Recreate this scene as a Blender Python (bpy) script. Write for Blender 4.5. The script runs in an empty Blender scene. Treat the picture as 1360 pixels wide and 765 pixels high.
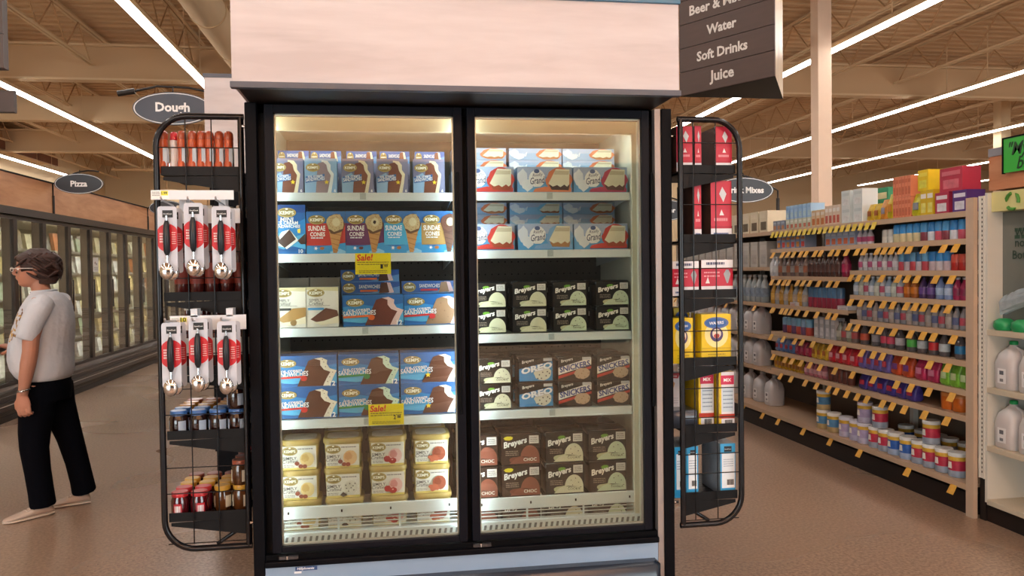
import bpy, bmesh, math, random
from mathutils import Matrix, Vector
random.seed(7)
C = bpy.context.scene.collection
PI = math.pi

# ---------------------------------------------------------------- camera
# world axes written in camera axes, levelled from the store's vanishing points
f_px = 1084.0
def nrm(v): return Vector(v).normalized()
yc = nrm((514-680, -(359-382.5), -f_px))
xc = nrm((7773-680, -(262-382.5), -f_px)); xc = (xc - yc*xc.dot(yc)).normalized()
zc = xc.cross(yc)
R = Matrix((xc, yc, zc))
cam = bpy.data.cameras.new('camera'); camo = bpy.data.objects.new('camera', cam); C.objects.link(camo)
camo.matrix_world = Matrix.Translation((0, 0, 1.47)) @ R.to_4x4()
cam.sensor_width = 36; cam.lens = f_px*36/1360; cam.clip_start = 0.05; cam.clip_end = 200
bpy.context.scene.camera = camo
H = 1.47
def at_x(px, py, X):      # point of the photograph's ray on a vertical plane x = X (used to measure the shelves)
    r = R @ Vector((px-680, -(py-382.5), -f_px)); return Vector((0, 0, H)) + r*(X/r.x)
def at_y(px, py, Y):
    r = R @ Vector((px-680, -(py-382.5), -f_px)); return Vector((0, 0, H)) + r*(Y/r.y)

# ---------------------------------------------------------------- world, exposure, lights
vs = bpy.context.scene.view_settings
vs.view_transform = 'Standard'; vs.look = 'None'; vs.gamma = 1; vs.use_curve_mapping = False
vs.exposure = 0.0
w = bpy.data.worlds.new('world'); bpy.context.scene.world = w; w.use_nodes = True
w.node_tree.nodes['Background'].inputs[0].default_value = (1.0, 0.93, 0.85, 1)
w.node_tree.nodes['Background'].inputs[1].default_value = 0.25
STRIP = 21.0     # strength of the ceiling strip lights
CASE = 19.0       # strength of the freezer tubes

def area(name, loc, rot, sx, sy, power, col=(1, .93, .84)):
    l = bpy.data.lights.new(name, 'AREA'); l.shape = 'RECTANGLE'; l.size = sx; l.size_y = sy; l.energy = power; l.color = col
    o = bpy.data.objects.new(name, l); C.objects.link(o); o.location = loc; o.rotation_euler = rot; return o

# daylight through the store-front windows, left and right of the entrance; an added lamp brightens the wood fascia for its haze on the freezer glass
area('daylight', (-9.0, -9.5, 1.9), (PI/2, 0, 0), 11, 2.7, 1000, (.88, .94, 1)); area('daylight', (11.5, -9.5, 1.9), (PI/2, 0, 0), 11, 2.7, 1000, (.88, .94, 1))
area('added_fascia_light', (1.5, -8.3, 5.9), (-.6, 0, 0), 12, .2, 1700, (1, .93, .85))
# ---------------------------------------------------------------- materials
def lin(h):
    if isinstance(h, str):
        h = h.lstrip('#'); h = h if len(h) == 6 else ''.join(q+q for q in h); c = [int(h[i:i+2], 16)/255 for i in (0, 2, 4)]
    else: c = list(h)
    return tuple((x/12.92 if x <= .04045 else ((x+.055)/1.055)**2.4) for x in c) + (1,)
MC = {}
def mat(hexc, rough=.5, metal=0, var=.06, scale=8, bump=0, emit=0, spec=.5, coat=0, stretch=None, alpha=None, trans=0, ior=1.45):
    key = (hexc, rough, metal, var, scale, bump, emit, spec, coat, stretch, alpha, trans)
    if key in MC: return MC[key]
    m = bpy.data.materials.new('m_' + str(hexc).strip('#') + '_%d' % len(MC)); m.use_nodes = True
    nt = m.node_tree; b = nt.nodes['Principled BSDF']; c = lin(hexc)
    b.inputs['Roughness'].default_value = rough; b.inputs['Metallic'].default_value = metal
    b.inputs['Specular IOR Level'].default_value = spec; b.inputs['IOR'].default_value = ior
    if coat: b.inputs['Coat Weight'].default_value = coat; b.inputs['Coat Roughness'].default_value = .08
    if trans: b.inputs['Transmission Weight'].default_value = trans
    if alpha is not None: b.inputs['Alpha'].default_value = alpha
    if var or bump:
        tc = nt.nodes.new('ShaderNodeTexCoord'); mp = nt.nodes.new('ShaderNodeMapping'); nz = nt.nodes.new('ShaderNodeTexNoise')
        nt.links.new(tc.outputs['Object'], mp.inputs[0]); nt.links.new(mp.outputs[0], nz.inputs['Vector'])
        if stretch: mp.inputs['Scale'].default_value = stretch
        nz.inputs['Scale'].default_value = scale; nz.inputs['Detail'].default_value = 4
    if var:
        mx = nt.nodes.new('ShaderNodeMix'); mx.data_type = 'RGBA'
        mx.inputs['A'].default_value = tuple(max(0, x*(1-var*2)) for x in c[:3]) + (1,)
        mx.inputs['B'].default_value = tuple(min(1, x*(1+var*2)) for x in c[:3]) + (1,)
        nt.links.new(nz.outputs['Fac'], mx.inputs['Factor']); nt.links.new(mx.outputs['Result'], b.inputs['Base Color'])
    else: b.inputs['Base Color'].default_value = c
    if bump:
        bp = nt.nodes.new('ShaderNodeBump'); bp.inputs['Strength'].default_value = bump; bp.inputs['Distance'].default_value = .01
        nt.links.new(nz.outputs['Fac'], bp.inputs['Height']); nt.links.new(bp.outputs[0], b.inputs['Normal'])
    if emit:
        b.inputs['Emission Color'].default_value = c; b.inputs['Emission Strength'].default_value = emit
    MC[key] = m; return m
def ink(hexc): return mat(hexc, rough=.42, var=.03, scale=30)
def emitter(name, col, s):
    m = bpy.data.materials.new(name); m.use_nodes = True; nt = m.node_tree; nt.nodes.clear()
    e = nt.nodes.new('ShaderNodeEmission'); o = nt.nodes.new('ShaderNodeOutputMaterial'); e.inputs[0].default_value = col; e.inputs[1].default_value = s
    nt.links.new(e.outputs[0], o.inputs[0]); return m
def glass_mat(name, tint=(.97, 1, .99, 1), ior=1.45, rough=0.0):
    m = bpy.data.materials.new(name); m.use_nodes = True; nt = m.node_tree; nt.nodes.clear()
    o = nt.nodes.new('ShaderNodeOutputMaterial'); t = nt.nodes.new('ShaderNodeBsdfTransparent'); g = nt.nodes.new('ShaderNodeBsdfGlossy')
    fr = nt.nodes.new('ShaderNodeFresnel'); mx = nt.nodes.new('ShaderNodeMixShader')
    t.inputs[0].default_value = tint; g.inputs['Roughness'].default_value = rough
    ge = nt.nodes.new('ShaderNodeNewGeometry'); io = nt.nodes.new('ShaderNodeMix'); io.inputs['A'].default_value = ior; io.inputs['B'].default_value = 1/ior   # unrefracted sheet: both faces mirror alike
    nt.links.new(ge.outputs['Backfacing'], io.inputs['Factor']); nt.links.new(io.outputs['Result'], fr.inputs[0])
    nt.links.new(fr.outputs[0], mx.inputs[0]); nt.links.new(t.outputs[0], mx.inputs[1]); nt.links.new(g.outputs[0], mx.inputs[2]); nt.links.new(mx.outputs[0], o.inputs[0])
    return m
GLASS = glass_mat('clear_glass', ior=1.52)
CLEARP = glass_mat('clear_plastic', (.80, .86, .88, 1), 1.4, .15)

def wood_mat(name, c1, c2, c3, scale=1.2, rough=.5, axis='X', emit=0):
    m = bpy.data.materials.new(name); m.use_nodes = True; nt = m.node_tree; b = nt.nodes['Principled BSDF']
    tc = nt.nodes.new('ShaderNodeTexCoord'); mp = nt.nodes.new('ShaderNodeMapping')
    nt.links.new(tc.outputs['Object'], mp.inputs[0])
    mp.inputs['Scale'].default_value = (scale*.5, scale*.5, scale*3.2) if axis == 'X' else (scale*3, scale*3, scale*.5)
    n1 = nt.nodes.new('ShaderNodeTexNoise'); n1.inputs['Scale'].default_value = 2.2; n1.inputs['Detail'].default_value = 8; n1.inputs['Distortion'].default_value = 1.4
    n2 = nt.nodes.new('ShaderNodeTexNoise'); n2.inputs['Scale'].default_value = 14; n2.inputs['Detail'].default_value = 6; n2.inputs['Distortion'].default_value = .5
    nt.links.new(mp.outputs[0], n1.inputs['Vector']); nt.links.new(mp.outputs[0], n2.inputs['Vector'])
    cr = nt.nodes.new('ShaderNodeValToRGB'); e = cr.color_ramp.elements
    e[0].position = .3; e[0].color = lin(c1); e[1].position = .72; e[1].color = lin(c3); k = e.new(.5); k.color = lin(c2)
    ad = nt.nodes.new('ShaderNodeMath'); ad.operation = 'MULTIPLY_ADD'; ad.inputs[1].default_value = .3; 
    sb = nt.nodes.new('ShaderNodeMath'); sb.operation = 'SUBTRACT'; sb.inputs[1].default_value = .15
    nt.links.new(n2.outputs['Fac'], ad.inputs[0]); nt.links.new(n1.outputs['Fac'], ad.inputs[2]); nt.links.new(ad.outputs[0], sb.inputs[0])
    nt.links.new(sb.outputs[0], cr.inputs[0]); nt.links.new(cr.outputs[0], b.inputs['Base Color'])
    b.inputs['Roughness'].default_value = rough
    return m

# ---------------------------------------------------------------- mesh helpers
class MB:
    """collects faces with a material each; build() links one mesh object"""
    def __init__(s): s.v = []; s.f = []; s.m = []; s.sm = []; s.mats = []
    def mi(s, m):
        if m not in s.mats: s.mats.append(m)
        return s.mats.index(m)
    def add(s, vs_, fs, m, smooth=False):
        o = len(s.v); s.v += [tuple(v) for v in vs_]; i = s.mi(m)
        for f in fs: s.f.append(tuple(o+k for k in f)); s.m.append(i); s.sm.append(smooth)
        return s
    def box(s, x0, x1, y0, y1, z0, z1, m):
        v = [(x, y, z) for z in (z0, z1) for y in (y0, y1) for x in (x0, x1)]
        return s.add(v, [(0, 2, 3, 1), (4, 5, 7, 6), (0, 1, 5, 4), (2, 6, 7, 3), (0, 4, 6, 2), (1, 3, 7, 5)], m)
    def rbox(s, x0, x1, y0, y1, z0, z1, m, r=.01, n=3):
        """box with rounded upright edges and chamfered rims"""
        cx, cy = (x0+x1)/2, (y0+y1)/2; w_, d_ = x1-x0, y1-y0; c = min(r*.5, (z1-z0)*.3)
        rr = [ring(cx, cy, w_-2*c, d_-2*c, r, z0, n), ring(cx, cy, w_, d_, r, z0+c, n), ring(cx, cy, w_, d_, r, z1-c, n), ring(cx, cy, w_-2*c, d_-2*c, r, z1, n)]
        return s.rings(rr, m)
    def hexa(s, pts, m):
        return s.add(pts, [(0, 3, 2, 1), (4, 5, 6, 7), (0, 1, 5, 4), (1, 2, 6, 5), (2, 3, 7, 6), (3, 0, 4, 7)], m)
    def rings(s, rr, m, smooth=True, cap=True, cap0=True):
        n = len(rr[0]); vs_ = [p for r in rr for p in r]; fs = []
        for k in range(len(rr)-1):
            for i in range(n):
                j = (i+1) % n; fs.append((k*n+i, k*n+j, (k+1)*n+j, (k+1)*n+i))
        s.add(vs_, fs, m, smooth)
        if cap0: s.add(rr[0], [tuple(range(n-1, -1, -1))], m)
        if cap: s.add(rr[-1], [tuple(range(n))], m)
        return s
    def lathe(s, prof, m, cx=0, cy=0, z0=0, n=12, smooth=True, cap=True, sx=1, sy=1):
        rr = [[(cx+r*sx*math.cos(2*PI*i/n), cy+r*sy*math.sin(2*PI*i/n), z0+z) for i in range(n)] for r, z in prof]
        return s.rings(rr, m, smooth, cap)
    def tube(s, pts, r, m, n=8, closed=False, smooth=True):
        P = [Vector(p) for p in pts]; N = len(P); rr = []; up = None
        for i in range(N):
            a = P[i-1] if (i > 0 or closed) else P[i]; b = P[(i+1) % N] if (i < N-1 or closed) else P[i]
            t = (b-a).normalized()
            if up is None:
                up = Vector((0, 0, 1)) if abs(t.z) < .9 else Vector((1, 0, 0))
            u = (up - t*up.dot(t)); u = u.normalized() if u.length > 1e-6 else t.orthogonal().normalized(); up = u; w_ = t.cross(u)
            ri = r[i] if isinstance(r, (list, tuple)) else r
            rr.append([tuple(P[i] + u*ri*math.cos(2*PI*k/n) + w_*ri*math.sin(2*PI*k/n)) for k in range(n)])
        if closed: rr.append(rr[0]); return s.rings(rr, m, smooth, False, False)
        return s.rings(rr, m, smooth)
    def mesh(s, name):
        me = bpy.data.meshes.new(name); me.from_pydata(s.v, [], s.f)
        for m in s.mats: me.materials.append(m)
        if s.f:
            me.polygons.foreach_set('material_index', s.m); me.polygons.foreach_set('use_smooth', s.sm)
        me.update(); return me
    def build(s, name, parent=None, bevel=0):
        o = bpy.data.objects.new(name, s.mesh(name)); C.objects.link(o)
        if parent is not None: o.parent = parent
        if bevel:
            b = o.modifiers.new('bevel', 'BEVEL'); b.width = bevel; b.segments = 2; b.limit_method = 'ANGLE'
        return o
def ring(cx, cy, w_, d_, r, z, n=3):
    r = min(r, w_/2-1e-4, d_/2-1e-4); p = []
    for qx, qy, a0 in ((1, 1, 0), (-1, 1, PI/2), (-1, -1, PI), (1, -1, 1.5*PI)):
        for k in range(n+1):
            a = a0 + (PI/2)*k/n
            p.append((cx+qx*(w_/2-r)+r*math.cos(a), cy+qy*(d_/2-r)+r*math.sin(a), z))
    return p
def inst(name, me, parent=None, loc=None, rot=None):
    o = bpy.data.objects.new(name, me); C.objects.link(o)
    if parent is not None: o.parent = parent
    if loc is not None: o.location = loc
    if rot is not None: o.rotation_euler = rot
    return o
def tag(o, label=None, cat=None, group=None, kind=None):
    if label: o['label'] = label
    if cat: o['category'] = cat
    if group: o['group'] = group
    if kind: o['kind'] = kind
    return o
def empty(name, loc=(0, 0, 0), label=None, cat=None, group=None, rz=0):
    o = bpy.data.objects.new(name, None); o.empty_display_size = .05; C.objects.link(o); o.location = loc; o.rotation_euler = (0, 0, rz)
    return tag(o, label, cat, group)
def struct(name, mb, label=None):
    return tag(mb.build(name), label, None, None, 'structure')

# ---------------------------------------------------------------- flat print (lettering and pictures on packs and signs)
TX = {}
def text_mesh(s, wt=0):
    k = (s, wt)
    if k in TX: return TX[k]
    cu = bpy.data.curves.new('t', 'FONT'); cu.body = s; cu.size = 1; cu.offset = wt; cu.resolution_u = 2; cu.fill_mode = 'FRONT'
    o = bpy.data.objects.new('t', cu); me = bpy.data.meshes.new_from_object(o)
    vs_ = [(v.co.x, v.co.y) for v in me.vertices]; fs = [tuple(p.vertices) for p in me.polygons]
    x0 = min(v[0] for v in vs_); x1 = max(v[0] for v in vs_); y0 = min(v[1] for v in vs_); y1 = max(v[1] for v in vs_)
    TX[k] = ([(x-(x0+x1)/2, y-(y0+y1)/2) for x, y in vs_], fs, x1-x0, y1-y0)
    bpy.data.objects.remove(o); bpy.data.curves.remove(cu); bpy.data.meshes.remove(me)
    return TX[k]
class Art:
    """print of width w and height h; coordinates run 0..1 across and 0..1 up; each call lies 0.4 mm above the one before"""
    def __init__(s, w_, h_, slope=0, y=0): s.w = w_; s.h = h_; s.mb = MB(); s.k = 1; s.slope = slope; s.y = y
    def _add(s, pts, fs, m, up=True):
        y = s.y-.0005*s.k
        s.mb.add([((x-.5)*s.w, y-s.slope*z*s.h, z*s.h) for x, z in pts], fs, ink(m) if isinstance(m, str) else m)
        if up: s.k += 1
        return s
    def poly(s, m, pts, up=True): return s._add(pts, [tuple(range(len(pts)))], m, up)
    def rect(s, m, x0, z0, x1, z1, up=True): return s.poly(m, [(x0, z0), (x1, z0), (x1, z1), (x0, z1)], up)
    def oval(s, m, cx, cz, rx, rz, n=20, up=True, a0=0, a1=2*PI):
        return s.poly(m, [(cx+rx*math.cos(a0+(a1-a0)*i/n), cz+rz*math.sin(a0+(a1-a0)*i/n)) for i in range(n)], up)
    def blob(s, m, cx, cz, rx, rz, j=.12, n=18, seed=1, up=True):
        rnd = random.Random(seed); return s.poly(m, [(cx+rx*(1+rnd.uniform(-j, j))*math.cos(2*PI*i/n), cz+rz*(1+rnd.uniform(-j, j))*math.sin(2*PI*i/n)) for i in range(n)], up)
    def dots(s, m, pts, r):
        for x, z in pts: s.oval(m, x, z, r, r*s.w/s.h, 6, False)
        s.k += 1; return s
    def text(s, t, cx, cz, wf, m='#ffffff', rot=0, shear=0, wt=.02, hf=None, outline=None):
        vs_, fs, tw, th = text_mesh(t, wt)
        sc = wf*s.w/tw; sz = sc if hf is None else hf*s.h/th; c, sn = math.cos(rot), math.sin(rot)
        def put(vv, mm):
            P = []
            for x, y in vv:
                x_ = (x+shear*y)*sc; y_ = y*sz; P.append((cx+(x_*c-y_*sn)/s.w, cz+(x_*sn+y_*c)/s.h))
            s._add(P, fs, mm)
        if outline:
            vo, fo, _, _ = text_mesh(t, wt+.018); P = []
            for x, y in vo:
                x_ = (x+shear*y)*sc; y_ = y*sz; P.append((cx+(x_*c-y_*sn)/s.w, cz+(x_*sn+y_*c)/s.h))
            s._add(P, fo, outline)
        put(vs_, m); return s
    def lines(s, m, x0, x1, z0, z1, n, th=.5):
        """rows of print too fine to read"""
        dz = (z1-z0)/n; rnd = random.Random(n)
        for i in range(n):
            z = z0+dz*(i+.25); x = x0
            while x < x1-.02:
                L = min(rnd.uniform(.03, .1), x1-x); s.rect(m, x, z, x+L*.8, z+dz*th, False); x += L
        s.k += 1; return s
    def mesh(s, name='print'): return s.mb.mesh(name)
# a pack prototype = body mesh + named child meshes; put() makes one individual of it
def put(proto, name, loc, label, cat, group=None, rz=0, s=None):
    body, kids = proto
    o = inst(name, body, None, loc, (0, 0, rz)); tag(o, label, cat, group)
    if s: o.scale = s
    for kn, km in kids: inst(kn, km, o)
    return o
# ================================================================ SETTING
def floor_mat():
    m = bpy.data.materials.new('polished_concrete'); m.use_nodes = True; nt = m.node_tree; b = nt.nodes['Principled BSDF']
    tc = nt.nodes.new('ShaderNodeTexCoord')
    n1 = nt.nodes.new('ShaderNodeTexNoise'); n1.inputs['Scale'].default_value = .5; n1.inputs['Detail'].default_value = 2; n1.inputs['Roughness'].default_value = .5
    n2 = nt.nodes.new('ShaderNodeTexNoise'); n2.inputs['Scale'].default_value = 60; n2.inputs['Detail'].default_value = 3
    v = nt.nodes.new('ShaderNodeTexVoronoi'); v.inputs['Scale'].default_value = 55
    for n in (n1, n2, v): nt.links.new(tc.outputs['Object'], n.inputs['Vector'])
    cr = nt.nodes.new('ShaderNodeValToRGB'); e = cr.color_ramp.elements; e[0].position = .3; e[0].color = lin('#957c69'); e[1].position = .7; e[1].color = lin('#a28975')
    nt.links.new(n1.outputs['Fac'], cr.inputs[0])
    c2 = nt.nodes.new('ShaderNodeValToRGB'); e = c2.color_ramp.elements; e[0].position = .35; e[0].color = (.72, .7, .68, 1); e[1].position = .65; e[1].color = (1.12, 1.1, 1.08, 1)
    nt.links.new(n2.outputs['Fac'], c2.inputs[0])
    mx = nt.nodes.new('ShaderNodeMix'); mx.data_type = 'RGBA'; mx.blend_type = 'MULTIPLY'; mx.inputs['Factor'].default_value = 1
    nt.links.new(cr.outputs[0], mx.inputs['A']); nt.links.new(c2.outputs[0], mx.inputs['B'])
    lt = nt.nodes.new('ShaderNodeMath'); lt.operation = 'LESS_THAN'; lt.inputs[1].default_value = .16; nt.links.new(v.outputs['Distance'], lt.inputs[0])
    rv = nt.nodes.new('ShaderNodeSeparateColor'); nt.links.new(v.outputs['Color'], rv.inputs[0])
    g = nt.nodes.new('ShaderNodeMath'); g.operation = 'GREATER_THAN'; g.inputs[1].default_value = .72; nt.links.new(rv.outputs[0], g.inputs[0])
    mu = nt.nodes.new('ShaderNodeMath'); mu.operation = 'MULTIPLY'; nt.links.new(lt.outputs[0], mu.inputs[0]); nt.links.new(g.outputs[0], mu.inputs[1])
    m3 = nt.nodes.new('ShaderNodeMix'); m3.data_type = 'RGBA'; m3.inputs['B'].default_value = lin('#5a4438')
    nt.links.new(mu.outputs[0], m3.inputs['Factor']); nt.links.new(mx.outputs['Result'], m3.inputs['A']); nt.links.new(m3.outputs['Result'], b.inputs['Base Color'])
    rr = nt.nodes.new('ShaderNodeMapRange'); rr.inputs[3].default_value = .25; rr.inputs[4].default_value = .3; nt.links.new(n1.outputs['Fac'], rr.inputs[0]); nt.links.new(rr.outputs[0], b.inputs['Roughness'])
    b.inputs['Specular IOR Level'].default_value = .45
    return m
FLOOR = floor_mat()
TAN = mat('#cbaa84', rough=.8, var=.03, scale=.6)
TANL = mat('#d8bd98', rough=.8, var=.03, scale=.5)
TAND = mat('#b8946c', rough=.8, var=.05, scale=1)
CREAM = mat('#d9c19c', rough=.75, var=.03, scale=.5)
BLACK = mat('#09090c', rough=.5, var=.05, spec=.1)
BLACKM = mat('#0b0b10', rough=.5, var=.05, scale=3, spec=.1)
STEELW = mat('#e9ebea', rough=.4, var=.02)
MAPLE = wood_mat('pale_maple_laminate', '#bcb4b6', '#c7bfc1', '#d0c9cb', scale=.9, rough=.38)
MAPLEO = wood_mat('orange_maple_laminate', '#b98660', '#c99a70', '#d7ab80', scale=1.2, rough=.45)
NAVY = mat('#4b5260', rough=.35, var=.03)
DKWOOD = mat('#4a3a36', rough=.45, var=.08, scale=6, stretch=(1, 1, 12))
WHITE = mat('#efeeea', rough=.45, var=.02)
CHROME = mat('#d8d8da', rough=.12, metal=1, var=.02)

struct('floor', MB().box(-16, 32, -10, 50, -.1, 0, FLOOR))
# ribbed steel roof deck
d = MB(); vv = []; ff = []; N = 0; y = -10.0; prof = []
while y < 50:
    prof += [(y, 6.2), (y+.13, 6.2), (y+.17, 6.26), (y+.26, 6.26)]; y += .3
for (yy, zz) in prof: vv += [(-16, yy, zz), (32, yy, zz)]
for i in range(len(prof)-1): ff.append((2*i, 2*i+1, 2*i+3, 2*i+2))
d.add(vv, ff, TAN); d.box(-16, 32, -10, 50, 6.3, 6.4, TAN)
struct('ceiling', d)
struct('wall_back', MB().box(-16, 32, 38, 38.2, 0, 6.2, CREAM))
struct('wall_left', MB().box(-12.3, -12.1, -10, 38, 0, 6.2, CREAM))
struct('wall_right', MB().box(31, 31.2, -10, 38, 0, 6.2, TAN))
# store front behind the camera
wf = MB(); wf.box(-16, 32, -9.2, -9, 3.5, 6.2, MAPLEO); wf.box(-16, -14.5, -9.2, -9, 0, 3.5, CREAM); wf.box(-3.5, 6, -9.2, -9, 0, 3.5, mat('#2a2624', .7)); wf.box(17, 32, -9.2, -9, 0, 3.5, CREAM); wf.box(-14.5, -3.5, -9.2, -9, 0, .4, DKWOOD); wf.box(6, 17, -9.2, -9, 0, .4, DKWOOD); wf.box(-14.5, -3.5, -9.2, -9, 3.3, 3.5, NAVY); wf.box(6, 17, -9.2, -9, 3.3, 3.5, NAVY)
struct('wall_front', wf)
n = 0
for x0 in (-14.5, 6):
    for i in range(5):
        n += 1; w_ = MB().box(x0+2.2*i+.04, x0+2.2*i+2.16, -9.12, -9.10, .4, 3.3, GLASS); w_.box(x0+2.2*i-.04, x0+2.2*i+.04, -9.15, -9.02, .4, 3.3, NAVY); struct('window_%d' % n, w_)
# soffit above the far left aisle
s = MB(); s.box(-12.1, -11.5, 10, 31, 5.35, 6.0, TAND); s.box(-11.5, -11.42, 10, 31, 5.3, 5.62, mat('#7d4f3a', .5)); struct('trim_1', s)
# big bulkhead beyond the first girder
struct('trim_2', MB().box(-10, -3.1, 21, 21.3, 5.16, 5.75, TANL))

# girders across, joists along, each its own piece of the roof
def girder(y, z0, z1, label):
    g = empty('roof_girder', (0, y, z0), label, 'beam', 'roof girders')
    MB().box(-16, 31, -.13, .13, 0, .04, TANL).box(-16, 31, -.13, .13, z1-z0-.04, z1-z0, TANL).build('flange', g)
    MB().box(-16, 31, -.02, .02, .04, z1-z0-.04, TAN).build('web', g)
    return g
girder(17, 5.22, 5.92, 'wide tan steel girder crossing the ceiling, nearest one in view')
girder(27, 5.22, 5.92, 'tan steel girder crossing the ceiling further back, behind the nearest one')
girder(5, 5.22, 5.92, 'tan steel girder crossing the ceiling overhead, out of the frame')
def joist_mesh(L=10):
    b = MB()
    for dx in (-.035, .035): b.box(dx-.022, dx+.022, .1, L-.1, 0, .03, TANL)
    b2 = MB()
    for dx in (-.04, .04): b2.box(dx-.025, dx+.025, 0, L, .62, .66, TANL)
    wb = MB(); n = 16; st = (L-.4)/n
    for i in range(n):
        y0 = .2+i*st; y1 = y0+st
        a, c = ((0, y0, .03), (0, y1, .62)) if i % 2 == 0 else ((0, y0, .62), (0, y1, .03))
        wb.tube([a, c], .014, TAND, 5)
    return b.mesh('bottom_chord'), b2.mesh('top_chord'), wb.mesh('web_bars')
jm = joist_mesh(); NTH = ('first', 'second', 'third', 'fourth', 'fifth', 'sixth', 'seventh', 'eighth', 'ninth', 'tenth', 'eleventh', 'twelfth', 'thirteenth', 'fourteenth', 'fifteenth', 'sixteenth', 'seventeenth', 'eighteenth', 'nineteenth', 'twentieth', 'twenty-first', 'twenty-second', 'twenty-third', 'twenty-fourth', 'twenty-fifth')
k = 0
for yj, yn in ((7, 'nearest bay'), (17, 'middle bay'), (27, 'farthest bay')):
    for j_, xj in enumerate([-11.2+1.88*i for i in range(18)]):
        if min(abs(xj-q) for q in (-11.4, -7.1, -3.38, .3, 3.9, 7.47, 11.95, 16.5, 21.4, 26)) < .16: xj += .3
        if abs(xj-17.0) < .25 and yj == 17: xj += .35
        if abs(xj-9.5) < .25 and yj == 17: xj -= .35
        o = empty('bar_joist', (xj, yj, 5.5), 'tan open-web roof joist, %s from the left wall, %s' % (NTH[j_], yn), 'joist', 'bar joists ' + yn)
        for nme, me_ in zip(('bottom_chord', 'top_chord', 'web_bars'), jm): inst(nme, me_, o)
# round air duct
dm = MB(); P = [(0, yy, 0) for yy in range(0, 27)]; dm.tube(P, .27, TANL, 20)
o = tag(dm.build('air_duct'), 'large round tan air duct under the roof, upper left beside the freezer header', 'duct'); o.location = (-2.62, 2, 5.45)
rg = MB()
for yy in range(1, 26, 2): rg.tube([(0, yy-.02, 0), (0, yy+.02, 0)], .285, TAN, 20)
rg.build('duct_seams', o)['kind'] = 'stuff'
# sprinkler pipe crossing
pp = MB().tube([(-9, 29, 4.95), (-2, 29, 4.95)], .05, TAND, 8).tube([(-8, 29, 4.95), (-8, 29, 6.195)], .03, TAND, 6); tag(pp.build('sprinkler_pipe'), 'thin brown pipe high before the far left wall', 'pipe')
# columns
def column(x, y, s_, z1, label, m1):
    o = MB().box(-s_/2, s_/2, -s_/2, s_/2, 0, z1, m1).build('roof_column'); o.location = (x, y, 0); tag(o, label, 'column'); 
    MB().box(-s_/2-.03, s_/2+.03, -s_/2-.03, s_/2+.03, 0, .12, TAND).build('column_base', o); return o
column(7.07, 12.5, .235, 6.2, 'square cream steel column rising behind the right drink shelves', mat('#e6cbb4', .6, var=.02))
column(17.0, 20.5, .3, 6.2, 'distant tan column at the far right behind the light rows', CREAM)
column(9.5, 26, .3, 6.2, 'distant tan column behind the cream column', CREAM)
# mechanical platform bits on the far left wall
mm = empty('air_handler', (-8.3, 33, 3.6), 'pale round air unit hung by the far left wall', 'air unit')
b = MB(); b.lathe([(.45, 0), (.55, .15), (.55, .9), (.45, 1.05)], CREAM, n=16); b.build('housing', mm)
b = MB(); b.box(-.03, .03, -.03, .03, 1.05, 2.6, TAND); b.build('hanger', mm)
b = MB(); b.box(.6, 4, -.3, .3, .35, .42, CREAM); b.box(.6, 4, -.3, -.25, .42, .7, TAND)
for i in range(12): b.box(.7+i*.28, .73+i*.28, -.3, -.27, .42, .95, TAND)
b.build('platform', mm)

# ceiling strip lights: rows of linear fixtures
LMAT = emitter('strip_light', (1, .965, .92, 1), STRIP)
fx = MB(); fx.box(-.075, .075, 0, 4.78, -.02, 0, LMAT); fmesh = fx.mesh('diffuser')
rodm = MB().box(-.006, .006, -.006, .006, 0, 1.07, TANL).mesh('hanger'); hx = MB(); hx.box(-.085, .085, 0, 4.8, 0, .06, TANL); hmesh = hx.mesh('housing')
rows = [(-11.4, 'far left row above the wall freezers'), (-7.1, 'second row left of the freezer'), (-3.38, 'first row left of the freezer'), (.3, 'row directly above the freezer'), (3.9, 'row above the hanging drinks sign'),
        (7.47, 'first row right of the hanging sign'), (11.95, 'second row right of the hanging sign'), (16.5, 'third row right of the hanging sign'), (21.4, 'lowest far row at the right'), (26, 'last far row at the right')]
for xr, nm in rows:
    for i in range(9):
        yr = -8.6+i*4.8
        if xr < -10 and i < 3: continue
        o = empty('strip_light', (xr, yr, 5.07), 'white strip light, %s, %s from the front' % (nm, NTH[i]), 'ceiling light', 'strip lights, row ' + nm)
        inst('diffuser', fmesh, o); inst('housing', hmesh, o)
        for yy in (.6, 4.2): inst('hanger', rodm, o, (0, yy, .06))
# ================================================================ THE END FREEZER
fz = empty('display_freezer', (.31, 3.2, 0), 'tall black two-door glass freezer with pale wood header, centre of view', 'freezer')
def fb(mb, name, parent=fz, bevel=0):          # freezer parts are modelled in world coordinates, then parented
    o = mb.build(name, None, bevel); o.parent = parent
    o.matrix_parent_inverse = Matrix.Translation(-Vector((.31, 3.2, 0))); return o
def fbc(mb, name, parent, bevel=0):            # sub-part of a part that already sits at the freezer's origin
    o = mb.build(name, None, bevel); o.parent = parent; return o
NAVYB = mat('#101119', rough=.45, var=.05, scale=3, spec=.14)
fb(MB().box(-.521, -.478, 3.2, 4.12, 0, 2.11, BLACKM), 'side_panel', bevel=.004)
fb(MB().box(1.109, 1.151, 3.19, 4.12, 0, 2.11, BLACKM), 'side_panel', bevel=.004)
fb(MB().box(1.083, 1.108, 3.2, 4.1, 0, 2.11, mat('#9c9390', .35, .3)), 'corner_trim')
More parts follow.
